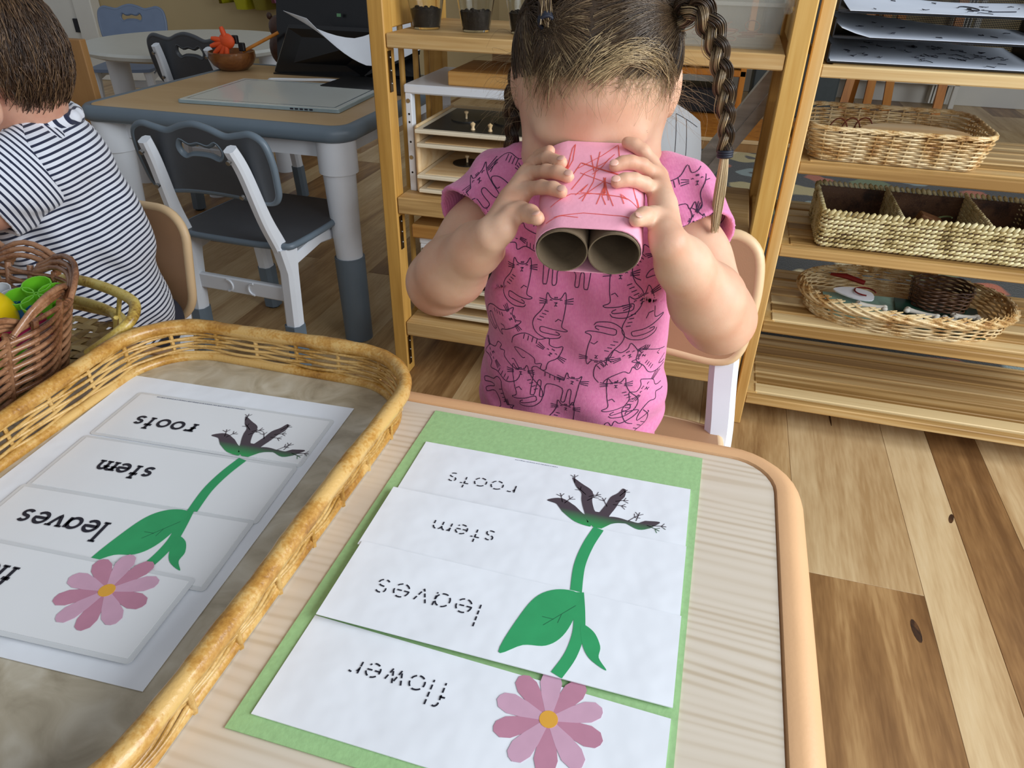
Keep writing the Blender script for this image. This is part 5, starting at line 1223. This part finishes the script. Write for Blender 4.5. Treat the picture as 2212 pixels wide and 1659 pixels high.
# ---- hair
def hair_mat(name, dark, mid, light):
    m, t, b = newmat(name); b.inputs['Roughness'].default_value = .38; b.inputs['Specular IOR Level'].default_value = .5
    at = N(t, 'ShaderNodeAttribute', _attribute_name='tone'); r = ramp(t, [(0, srgb(dark)), (.5, srgb(mid)), (1, srgb(light))]); t.links.new(at.outputs['Fac'], r.inputs[0]); t.links.new(r.outputs[0], b.inputs['Base Color']); return m
M['hair_g'] = hair_mat('girl_hair', '#2b1e14', '#5d4831', '#d4ba8c'); M['hair_b'] = hair_mat('boy_hair', '#2a1b12', '#4d3726', '#8b6d4d')
def strands(name, paths, radii, tones, mat, parent, sides=3):
    """paths: array (n, m, 3); thin tapering hairs in one mesh"""
    P = np.array(paths, float); n, m = P.shape[:2]
    T = np.gradient(P, axis=1); T /= np.linalg.norm(T, axis=2, keepdims=True)+1e-9
    ref = np.array([.31, .52, .79]); A = np.cross(T, ref); A /= np.linalg.norm(A, axis=2, keepdims=True)+1e-9; Bv = np.cross(T, A)
    R = np.array(radii)[:, None]*np.linspace(1, .45, m)[None]; vs = []
    for k in range(sides):
        an = 2*pi*k/sides; vs.append(P+(A*cos(an)+Bv*sin(an))*R[..., None])
    co = np.stack(vs, 2).reshape(-1, 3)-np.array(wloc(parent))
    i = np.arange(n)[:, None, None]; j = np.arange(m-1)[None, :, None]; k = np.arange(sides)[None, None, :]
    b0 = (i*m+j)*sides; q = np.stack([b0+k, b0+(k+1) % sides, b0+sides+(k+1) % sides, b0+sides+k], -1).reshape(-1, 4)
    me = bpy.data.meshes.new(name); me.vertices.add(len(co)); me.vertices.foreach_set('co', co.astype(np.float32).ravel())
    me.loops.add(len(q)*4); me.loops.foreach_set('vertex_index', q.ravel().astype(np.int32)); me.polygons.add(len(q)); me.polygons.foreach_set('loop_start', np.arange(0, len(q)*4, 4, dtype=np.int32)); me.update(calc_edges=True)
    a = me.attributes.new('tone', 'FLOAT', 'POINT'); tn = np.array(tones, float)
    if tn.ndim == 1: tn = np.repeat(tn[:, None], m, 1)
    a.data.foreach_set('value', np.repeat(tn.reshape(-1), sides).astype(np.float32))
    me.polygons.foreach_set('use_smooth', [True]*len(me.polygons)); return link_mesh(name, me, mat, parent)
HR = np.array([.0738, .086, .096]); Bm = np.array([list(sD), list(fD), list(uP)]); hCn = np.array(hp_(0, 0, .004))
def to_world(d, r): return hCn+((d*(HR+r))@Bm)
def hair_ok(d): return (d[:, 2]-.80*d[:, 1]) > -.07+.10*np.clip(d[:, 0]-.3, 0, 1)
rg = np.random.RandomState(3)
# cap below the strands
capm = MB(); NU, NV = 64, 36; cg = {}
for i in range(NU):
    for j in range(NV+1):
        th = pi*j/NV; ph = 2*pi*i/NU; d = np.array([[sin(th)*cos(ph), sin(th)*sin(ph), cos(th)]])
        cg[i, j] = (d[0], bool((d[0][2]-.80*d[0][1] > .02+.12*abs(d[0][0])) if d[0][1] > -.2 else d[0][2] > -.62))
vv = {}
def cv(k):
    if k not in vv:
        d = cg[k][0]; vv[k] = capm._v(V(to_world(d, .0022)))
    return vv[k]
for i in range(NU):
    for j in range(NV):
        ks = [(i, j), ((i+1) % NU, j), ((i+1) % NU, j+1), (i, j+1)]
        if all(cg[k][1] for k in ks):
            f4 = [cv(k) for k in ks]
            if j == 0: f4 = [f4[0], f4[2], f4[3]]
            capm.face(f4)
cap = capm.build('hair_cap', plain('hair_root', '#3a2b1c', .55, .3, 90), girl, 80)
def gather_strands(n, cond, gd, gr, tone0, rad=.0006, lift=.004, jit=.10, m=10, part=None):
    out = []; tn = []
    while len(out) < n:
        d = rg.normal(size=(400, 3)); d /= np.linalg.norm(d, axis=1, keepdims=True); d = d[hair_ok(d) & cond(d)]
        for q in d:
            e = np.array(gd)+rg.normal(size=3)*.05; e /= np.linalg.norm(e); w = np.arccos(np.clip(q@e, -1, 1)); ts = np.linspace(0, 1, m)
            lf = lift*rg.rand()+.0012; js = rg.normal(size=3)*jit*.06; P = []
            for t in ts:
                v = (np.sin((1-t)*w)*q+np.sin(t*w)*e)/max(np.sin(w), 1e-4); v = v+js*sin(pi*t); v /= np.linalg.norm(v)
                P.append(to_world(v, .0025+lf*np.sin(pi*min(1, t*1.1))*.8+gr*t**3))
            out.append(P); front = max(0, q[1]-.15); tn.append(np.clip(tone0+.16*rg.normal()+.42*front*(1-ts)**1.5+.05, 0, 1))
            if len(out) >= n: break
    return out, tn
pr = -.075
GRd = np.array([.8144, -.07, .576]); GRd /= np.linalg.norm(GRd); GL1 = np.array([-.5138, .383, .7677]); GL1 /= np.linalg.norm(GL1); GL2 = np.array([-.80, -.15, .60]); GL2 /= np.linalg.norm(GL2)
a1, t1 = gather_strands(5200, lambda d: (d[:, 0] > pr) & (d[:, 1] > -.75), GRd, .008, .22)
a2, t2 = gather_strands(1900, lambda d: (d[:, 0] <= pr) & (d[:, 1] > .18) & (d[:, 0] > -.72), GL1, .006, .26)
a3, t3 = gather_strands(2600, lambda d: (d[:, 0] <= pr) & ((d[:, 1] <= .24) | (d[:, 0] < -.66)) & (d[:, 1] > -.8), GL2, .008, .22)
P_ = a1+a2+a3; Tn = t1+t2+t3
hs = strands('hair', P_, rg.uniform(.00022, .00045, len(P_)), Tn, M['hair_g'], girl)
# loose tail from the front elastic over to the left bunch, pale front wisps, fine baby hair
out = []; tn = []
e1 = np.array(to_world(GL1, .010)); e2 = np.array(to_world(np.array([-.62, -.25, .75]), .012))
for k in range(260):
    o = rg.normal(size=3)*.0018; o2 = rg.normal(size=3)*.006; ts = np.linspace(0, 1, 10)
    out.append([e1*(1-t)+e2*t+o*(1-t)+o2*t+np.array(uP)*.010*sin(pi*t) for t in ts]); tn.append(np.clip(.45+.2*rg.normal(), 0, 1))
strands('hair_tail', out, rg.uniform(.0004, .0007, len(out)), tn, M['hair_g'], girl)
out = []; tn = []
def wisp(d0, d1, n, spread, lift, tone, bend=0.):
    for k in range(n):
        a = np.array(d0)+rg.normal(size=3)*spread; b = np.array(d1)+rg.normal(size=3)*spread*1.2; P = []
        for t in np.linspace(0, 1, 10):
            v = a*(1-t)+b*t+np.array([0, 0, 1])*bend*sin(pi*t); v /= np.linalg.norm(v); P.append(to_world(v, .003+lift*sin(pi*t)*rg.uniform(.6, 1.2)+.002*rg.rand()))
        out.append(P); tn.append(np.clip(tone+.15*rg.normal(), 0, 1))
wisp((.02, .80, .60), (.66, .52, .55), 90, .05, .004, .85, .12)
wisp((.18, .70, .68), (.72, .40, .42), 70, .05, .004, .8, .10)
wisp((.10, .62, .78), (-.30, .84, .50), 40, .06, .003, .7, .05)
wisp((-.35, .62, .70), (-.55, .78, .35), 60, .07, .003, .6, 0)
wisp((.62, .45, .65), (.86, .42, .20), 60, .06, .003, .6, 0)
nbaby = 0
while nbaby < 1100:     # fine pale hair along the hairline, thinning out towards the brow
    d0 = rg.normal(size=3); d0[1] = abs(d0[1])+.25; d0 /= np.linalg.norm(d0); q = d0[2]-.80*d0[1]
    if q > .06 or q < -.42 or rg.rand() > np.exp(-((-.02-q)/.13)**2 if q < -.02 else 0) or abs(d0[0]) > .86: continue
    up_ = rg.rand() < .62; e = (GRd if d0[0] > pr else GL1) if up_ else np.array([d0[0]*1.1+.25*rg.normal(), .95, .12])
    L = rg.uniform(.14, .34) if up_ else rg.uniform(.08, .22); tg = e-d0*(e@d0); tg /= np.linalg.norm(tg); tg = tg+rg.normal(size=3)*.28; cu = rg.normal(size=3)*.05; P = []
    for t in np.linspace(0, 1, 10):
        v = d0+tg*L*t+cu*t*t*2; v /= np.linalg.norm(v); P.append(to_world(v, .0004+.0030*t*rg.uniform(.8, 1)))
    out.append(P); tn.append(np.clip(.80+.14*rg.normal(), 0, 1)); nbaby += 1
for k in range(150):    # flyaway hair round the ears and braid
    x = rg.choice([-1, 1]); d = np.array([x*.95, .1+.3*rg.normal()*.4, .2*rg.normal()]); d /= np.linalg.norm(d); p0 = to_world(d, .002); v = np.array(sD)*x*rg.uniform(.005, .035)+rg.normal(size=3)*.012; c = rg.normal(size=3)*.008
    out.append([p0+v*t+c*sin(pi*t)*.6+np.array([0, 0, -.02])*t*t for t in np.linspace(0, 1, 10)]); tn.append(np.clip(.7+.2*rg.normal(), 0, 1))
nb = len(out); rad = np.r_[rg.uniform(.00022, .0004, nb-1250), rg.uniform(.00009, .00020, 1100), rg.uniform(.00008, .00013, 150)]
strands('hair_wisps', out, rad, tn, M['hair_g'], girl)
def bez(pts, n):
    P = np.array([list(p) for p in catmull(pts, 12)]); L = np.r_[0, np.cumsum(np.linalg.norm(np.diff(P, axis=0), axis=1))]; t = np.linspace(0, L[-1], n); return np.stack([np.interp(t, L, P[:, i]) for i in range(3)], 1)
def braid(name, pts, w0, w1, turns, tail, tcol):
    C_ = bez(pts, 150); T = np.gradient(C_, axis=0); T /= np.linalg.norm(T, axis=1, keepdims=True); side = np.cross(T, np.array(hn)); side /= np.linalg.norm(side, axis=1, keepdims=True); nr = np.cross(side, T)
    br_ = None
    for q in range(3):
        out = []; tn = []; ph = np.linspace(0, 2*pi*turns, 150)+2*pi*q/3; w = np.linspace(w0, w1, 150)
        cen = C_+side*(w*.80*np.sin(ph))[:, None]+nr*(w*.5*np.sin(2*ph))[:, None]
        for k in range(120):
            r_ = sqrt(rg.rand()); a = rg.uniform(0, 2*pi); loose = rg.rand() < .05
            off = (side*cos(a)+nr*sin(a))*(w*.74*r_)[:, None]*(1.5 if loose else 1); out.append(cen+off); tn.append(np.clip(tcol+.2*rg.normal()+.22*np.sin(ph+.6), 0, 1))
        o = strands('braid_lock', np.array(out)[:, ::2], rg.uniform(.0004, .0007, 120), np.array(tn)[:, ::2], M['hair_g'], girl)
    mb = MB(); e = V(C_[-1]); t = V(T[-1])
    for k in range(3): mb.tube([e+t*(.002*k-.002)+(V(side[-1])*cos(a)+V(nr[-1])*sin(a))*w1*1.35 for a in [2*pi*j/14 for j in range(14)]], .0014, 6, True)
    mb.build('hair_elastic', M['elastic'], girl, 70)
    out = []; tn = []; e = C_[-1]; tl = bez([V(e)]+tail, 14)
    for k in range(220):
        a = rg.uniform(0, 2*pi); r_ = sqrt(rg.rand()); ts = np.linspace(0, 1, 14); wd_ = w1*(.7+1.3*np.sin(np.minimum(ts*1.6, pi*.75)))*(1-.6*ts); off = (np.outer(wd_, side[-1])*cos(a)+np.outer(wd_, nr[-1])*sin(a))*r_
        cut = 1-.55*rg.rand()**2; out.append(np.stack([np.interp(ts*cut, ts, (tl+off)[:, i]) for i in range(3)], 1)); tn.append(np.clip(.97+.1*rg.normal()+0*ts, 0, 1))
    strands('braid_tail', out, rg.uniform(.0003, .0006, 220), tn, M['hair_g'], girl)
M['elastic'] = plain('navy_elastic', '#161b2a', .6)
braid('b', [V(to_world(GRd, .004)), V((-.0330, .6770, .826)), V((-.0170, .6765, .806)), V((-.0060, .6735, .780)), V((.0030, .6710, .750)), V((.0072, .6695, .725)), V((.0085, .6685, .7125))], .0082, .0044, 3.0, [V((.0095, .663, .695)), V((.0100, .654, .672)), V((.0110, .645, .648))], .35)
braid('b', [V(to_world(np.array([-.80, -.25, .25]), .002)), V((-.196, .722, .765)), V((-.200, .714, .735)), V((-.1985, .708, .705)), V((-.1985, .704, .683))], .0066, .0046, 2.4, [V((-.199, .700, .67)), V((-.20, .695, .655))], .12)
mb = MB(); e = V(to_world(GL1, .009)); ax = (V(e2)-V(e1)).normalized(); sd_ = ax.orthogonal().normalized(); n2 = ax.cross(sd_)
for k in range(3): mb.tube([e+ax*(.002*k)+(sd_*cos(a)+n2*sin(a))*.0058 for a in [2*pi*j/14 for j in range(14)]], .0017, 6, True)
mb.build('hair_elastic', M['elastic'], girl, 70)
# eyes and brows
for sx in (-1, 1):
    MB().ball(hp_(sx*.028, .066, -.013), (.012, .010, .010), 14, 10).build('eye', plain('eye_white', '#e6e4e0', .2), girl, 80)
    MB().ball(hp_(sx*.028, .0755, -.016), (.005, .002, .005), 10, 8, Matrix((sD, fD, uP)).transposed()).build('iris', plain('iris_brown', '#3a2a1c', .2), girl, 80)
    out = []; tn = []
    for k in range(90):
        u = rg.rand(); x = sx*(.010+.034*u); p0 = np.array(hp_(x, .0835-.010*u, .004+.004*sin(pi*u)+.003*rg.rand())); v = np.array(sD)*sx*.006+np.array(uP)*.002*rg.normal(); out.append([p0+v*t for t in np.linspace(0, 1, 4)]); tn.append(.35)
    strands('eyebrow', out, [.00016]*90, tn, M['hair_g'], girl)

# ---- paper binoculars
bn = thing('paper_binoculars', 'pink paper binoculars with two cardboard tubes and red crayon scribbles held by the girl', 'binoculars', gF+gA*.06)
BT = Matrix((gS, gN, gA)).transposed().to_4x4(); BT.translation = gF
def crayon_paper():
    return plain('pink_paper', '#f2a7bc', .8, .03, 90, .1, 300)
M['pink_paper'] = crayon_paper(); M['tube_card'] = plain('cardboard_tube', '#6f5e48', .85, .12, 60, .2, 200); M['crayon'] = plain('red_crayon', '#df5a4e', .7, .15, 200)
def stad(w, r, t, n=14):
    L = [V((w+r*cos(a), r*sin(a), t)) for a in [-pi/2+pi*k/n for k in range(n+1)]]+[V((-w+r*cos(a), r*sin(a), t)) for a in [pi/2+pi*k/n for k in range(n+1)]]; return L
def wrap(k): return .0200+.0045*k, .0218-.0002*k
rings_ = []
for k in range(11):
    s_ = k/10; w_, r_ = wrap(s_); L = stad(w_, r_, .0015+.126*s_)
    if k >= 8:   # the eye end is cut in a shallow wave and pinched against the brow
        for p in L: p.z += (.006*cos(p.x*90)*(1 if p.y > 0 else .3))*((k-7)/3)
    rings_.append(L)
inner = [[V((p.x*(1-.0007/max(.01, abs(p.x)) if abs(p.x) > .01 else 1), p.y*(.965), p.z)) for p in L] for L in rings_]
mb = MB(); mb.T = BT; mb.rings(rings_+inner[::-1], True, False, True); mb.build('paper_wrap', M['pink_paper'], bn, 40)
for sx in (-1, 1):
    mb = MB(); mb.T = BT; cx_ = sx*.0203; pr_ = []
    sq = lambda a, r: V((cx_+r*1.0*cos(a), r*(1.0)*sin(a), 0))
    ring = lambda r, t: [V((cx_+r*cos(a), r*.985*sin(a), t)) for a in [2*pi*j/40 for j in range(40)]]
    mb.rings([ring(.0202, -.001), ring(.0202, .120), ring(.0192, .120), ring(.0192, -.001)], True, False, True); mb.build('cardboard_tube', M['tube_card'], bn, 40)
crb = MB(); crb.T = BT
def on_wrap(x, t):
    w_, r_ = wrap(min(1, max(0, t/.126))); ax_ = abs(x)
    y = r_ if ax_ <= w_ else sqrt(max(0, r_*r_-(ax_-w_)**2)); nrm = V((0, 1, 0)) if ax_ <= w_ else V(((x-(w_ if x > 0 else -w_))/r_, y/r_, 0)); return V((x, y, t))+nrm*.0003, nrm
def scribble(pts, w=.0007):
    P = [on_wrap(p.x, p.y) for p in densify([(a, b, 0) for a, b in pts], .0025, False)]; Lp = []
    for i, (p, n) in enumerate(P):
        t = (P[min(i+1, len(P)-1)][0]-P[max(i-1, 0)][0]).normalized(); sd = n.cross(t); Lp.append((crb._v(p+sd*w*.5), crb._v(p-sd*w*.5)))
    for (a, b), (c2_, d2_) in zip(Lp, Lp[1:]): crb.face([a, b, d2_, c2_])
# (x across, t from the front rim): strokes read off the photograph
def SP(px, py):   # sheet coordinates of a mark
    return ((px-1275)/2650.0, (503-py)/1640.0)
for ln in [[(1200, 345), (1215, 372), (1222, 320), (1228, 308), (1226, 350), (1216, 375), (1208, 352), (1216, 398)], [(1213, 350), (1217, 392)], [(1219, 345), (1214, 395)],
           [(1235, 372), (1290, 335), (1325, 305), (1330, 345)], [(1222, 400), (1245, 355), (1330, 380), (1350, 385)], [(1285, 325), (1275, 400), (1255, 445)], [(1308, 340), (1290, 365), (1272, 382)], [(1265, 335), (1275, 375)],
           [(1240, 432), (1265, 405), (1250, 425), (1330, 430), (1350, 434), (1334, 424), (1342, 445)], [(1248, 440), (1300, 395), (1310, 440)], [(1297, 388), (1300, 430)], [(1301, 388), (1296, 432), (1304, 450)], [(1285, 450), (1300, 405), (1320, 452)],
           [(1200, 480), (1260, 470), (1330, 472), (1380, 470)], [(1185, 486), (1215, 478), (1250, 480)], [(1190, 455), (1230, 430), (1290, 426), (1350, 432), (1375, 440)], [(1360, 400), (1378, 452), (1370, 420), (1382, 460)], [(1245, 380), (1280, 392), (1320, 405)], [(1230, 420), (1255, 380), (1300, 350), (1318, 330)]]:
    scribble([SP(*p) for p in ln])
for ln in [[(1214, 360), (1217, 385)], [(1299, 390), (1301, 425)], [(1247, 356), (1300, 372), (1345, 384)]]: scribble([SP(*p) for p in ln], .0016)
crb.build('crayon_scribble', M['crayon'], bn, 0, recalc=False)
# ------------------------------------------------------------------ boy in a striped top, seen from behind
boy = thing('person', 'boy with brown hair in a navy striped top sitting with his back turned', 'person', (-.86, .80, .30))
bh = V((-.904, .772, .733)); bf = V((-.88, -.42, -.20)).normalized(); bu = (V((-.12, 0, 1))-bf*V((-.12, 0, 1)).dot(bf)).normalized(); bs_ = bf.cross(bu); BB = (bs_, bf, bu)
def bp_(x, f, u): return bh+bs_*x+bf*f+bu*u
f = Field((-1.15, .55, .30), (-.68, .98, .88), .003)
f.ell(bp_(0, 0, .004), (.070, .080, .088), .01, BB); f.ell(bp_(0, .035, -.045), (.050, .046, .050), .035, BB); f.ell(bp_(0, .094, -.035), (.009, .012, .010), .01, BB)
for sx in (-1, 1): f.ell(bp_(sx*.074, .004, -.050), (.009, .017, .027), .006, BB)
f.cone((-.895, .795, .60), bp_(0, -.015, -.06), .040, .037, .03)
f.chain([(-.895, .80, .40), (-.897, .795, .58)], [.068, .062], .03)
f.chain([(-.865, .745, .600), (-.880, .680, .575), (-.955, .640, .540), (-1.05, .63, .545)], [.036, .034, .031, .024], .015)
f.chain([(-.93, .86, .590), (-1.02, .86, .55), (-1.08, .80, .53)], [.034, .032, .026], .015)
for k in range(4): f.chain([(-1.05, .63+.002*k, .545), (-1.09, .618+.012*k, .540), (-1.115, .62+.012*k, .525)], [.012, .008, .006], .005)
f.ell(bp_(-.079, .002, -.046), (.008, .016, .026), .005, BB); f.ell(bp_(.079, .002, -.046), (.008, .016, .026), .005, BB)
me = f.mesh('boy_body'); relax(me, 2); place(me, 'body', M['skin_b'], boy)
def stripe_mat(name, axis, freq, off=0., warp=.8):
    m, t, b = newmat(name); b.inputs['Roughness'].default_value = .85; b.inputs['Sheen Weight'].default_value = .2
    tc = N(t, 'ShaderNodeTexCoord'); dt = N(t, 'ShaderNodeVectorMath', _operation='DOT_PRODUCT'); dt.inputs[1].default_value = axis; t.links.new(tc.outputs['Object'], dt.inputs[0])
    nz = N(t, 'ShaderNodeTexNoise', Scale=9, Detail=1); t.links.new(tc.outputs['Object'], nz.inputs['Vector'])
    mu = N(t, 'ShaderNodeMath', _operation='MULTIPLY', i1=freq); t.links.new(dt.outputs['Value'], mu.inputs[0])
    ad = N(t, 'ShaderNodeMath', _operation='MULTIPLY_ADD', i1=warp); t.links.new(nz.outputs[0], ad.inputs[0]); t.links.new(mu.outputs[0], ad.inputs[2])
    fr = N(t, 'ShaderNodeMath', _operation='FRACT'); t.links.new(ad.outputs[0], fr.inputs[0])
    r = ramp(t, [(0, srgb('#dfe4ee')), (.57, srgb('#dfe4ee')), (.61, srgb('#1b2440')), (.96, srgb('#1b2440')), (1, srgb('#dfe4ee'))]); t.links.new(fr.outputs[0], r.inputs[0]); t.links.new(r.outputs[0], b.inputs['Base Color'])
    n2 = N(t, 'ShaderNodeTexNoise', Scale=500); t.links.new(tc.outputs['Object'], n2.inputs['Vector']); bp = N(t, 'ShaderNodeBump', Strength=.2, Distance=.001); t.links.new(n2.outputs[0], bp.inputs['Height']); t.links.new(bp.outputs[0], b.inputs['Normal']); return m
sf = Field((-1.10, .62, .28), (-.66, .96, .72), .0032)
sf.chain([(-.880, .785, .300), (-.884, .785, .40), (-.889, .790, .49), (-.893, .793, .575)], [.100, .099, .096, .078], .02)
sf.cone((-.895, .795, .60), (-.905, .795, .652), .056, .048, .02)
sf.cone((-.865, .750, .597), (-.93, .85, .590), .056, .056, .03)
X, Y, Z = sf.full()
fo = .004*np.sin(Z*70+X*50+Y*30)*np.clip((.56-Z)/.1, 0, 1)+.003*np.sin((X+Y)*80+Z*40)
sf.d += (fo*np.clip(1-np.abs(sf.d)/.03, 0, 1)).astype(np.float32)
nk = np.sqrt((X+.912)**2+(Y-.795)**2+((Z-.70)*.8)**2)-.050
sf.d = np.maximum(np.maximum(np.maximum(sf.d, -(sf.d+.007)), (.325-Z).astype(np.float32)), -nk).astype(np.float32)
me = sf.mesh('striped_top'); relax(me, 2); place(me, 'striped_top', stripe_mat('stripes_body', (-.24, -.12, .95), 138), boy)
ss = Field((-.98, .58, .49), (-.78, .82, .70), .003)
ss.chain([(-.868, .760, .605), (-.872, .715, .592), (-.893, .664, .568)], [.053, .052, .052], .02)
X, Y, Z = ss.full(); hm = V((-.888, .668, .570)); d = V((-.30, -.86, -.42)).normalized()
fo = .003*np.sin(X*120+Z*60); ss.d += (fo*np.clip(1-np.abs(ss.d)/.03, 0, 1)).astype(np.float32)
ss.d = np.maximum(np.maximum(ss.d, -(ss.d+.006)), ((X-hm.x)*d.x+(Y-hm.y)*d.y+(Z-hm.z)*d.z).astype(np.float32)).astype(np.float32)
me = ss.mesh('sleeve'); relax(me, 2); place(me, 'sleeve', stripe_mat('stripes_sleeve', tuple(d), 138, 0, .5), boy)
cl_ = Field((-1.0, .70, .60), (-.80, .88, .72), .0025)
cr_ = [V((-.906+.056*cos(a), .794+.054*sin(a), .655+.016*cos(a)*-.3)) for a in [2*pi*k/20 for k in range(20)]]
for k in range(20): cl_.cone(cr_[k], cr_[(k+1) % 20], .0115, .0115, .004)
me = cl_.mesh('collar'); relax(me, 1); place(me, 'collar', stripe_mat('stripes_collar', (.75, .3, .35), 135, 0, .4), boy)
tb_ = Field((-1.10, .68, .05), (-.72, 1.05, .42), .005)
tb_.ell((-.885, .80, .325), (.085, .08, .05), .02)
for q in (-.05, .05): tb_.chain([(-.895+q*.8, .81+q*.9, .32), (-1.03+q*.4, .80+q*.9, .32), (-1.035+q*.4, .80+q*.9, .08)], [.048, .040, .030], .02)
place(tb_.mesh('shorts'), 'trousers', plain('dark_trousers', '#2a2c38', .85, .1, 100), boy)
for q in (-.05, .05): MB().ball((-1.06+q*.4, .80+q*.9, .030), (.062, .030, .030), 16, 10).build('shoe', plain('dark_shoe', '#3a3a40', .5), boy, 80)
# hair
BR = np.array([.070, .080, .088]); Bb = np.array([list(bs_), list(bf), list(bu)]); bC = np.array(bp_(0, 0, .004))
def bw_(dv, r): return bC+((dv*(BR+r))@Bb)
cm = MB(); cgd = {}
for i in range(48):
    for j in range(29):
        th = pi*j/28; ph = 2*pi*i/48; dv = np.array([sin(th)*cos(ph), sin(th)*sin(ph), cos(th)]); cgd[i, j] = (dv, dv[2]-.75*dv[1] > (-.05 if dv[1] > .0 else -.40) and not (abs(dv[0]) > .6 and dv[1] > -.22 and dv[2] < -.30))
vv = {}
for i in range(48):
    for j in range(28):
        ks = [(i, j), ((i+1) % 48, j), ((i+1) % 48, j+1), (i, j+1)]
        if all(cgd[k][1] for k in ks):
            for k in ks:
                if k not in vv: vv[k] = cm._v(V(bw_(cgd[k][0], .006)))
            f4 = [vv[k] for k in ks]
            if j == 0: f4 = [f4[0], f4[2], f4[3]]
            cm.face(f4)
cm.build('hair_cap', plain('boy_hair_root', '#3a2819', .6, .3, 80), boy, 80)
out = []; tn = []
while len(out) < 5200:
    dv = rg.normal(size=3); dv /= np.linalg.norm(dv)
    if dv[2]-.75*dv[1] < (-.02 if dv[1] > 0 else -.36) or (abs(dv[0]) > .6 and dv[1] > -.20 and dv[2] < -.22): continue
    crown = np.array([0, -.35, .94]); tg = dv-crown; tg -= dv*(tg@dv); tg /= np.linalg.norm(tg)+1e-6; tg = tg+rg.normal(size=3)*.32; L = rg.uniform(.18, .46)*(.4 if abs(dv[0]) > .45 and dv[1] > -.45 and dv[2] < .5 else 1); P = []
    lf = rg.uniform(.002, .007)
    for t in np.linspace(0, 1, 7):
        v = dv+tg*L*t+np.array([0, 0, -.10])*t*t; v /= np.linalg.norm(v); P.append(bw_(v, .004+lf*np.sin(pi*min(1., t*.8+.1))))
    out.append(P); tn.append(np.clip(.42+.25*rg.normal()+.12*np.linspace(0, 1, 7), 0, 1))
strands('hair', out, rg.uniform(.0004, .0008, len(out)), tn, M['hair_b'], boy)
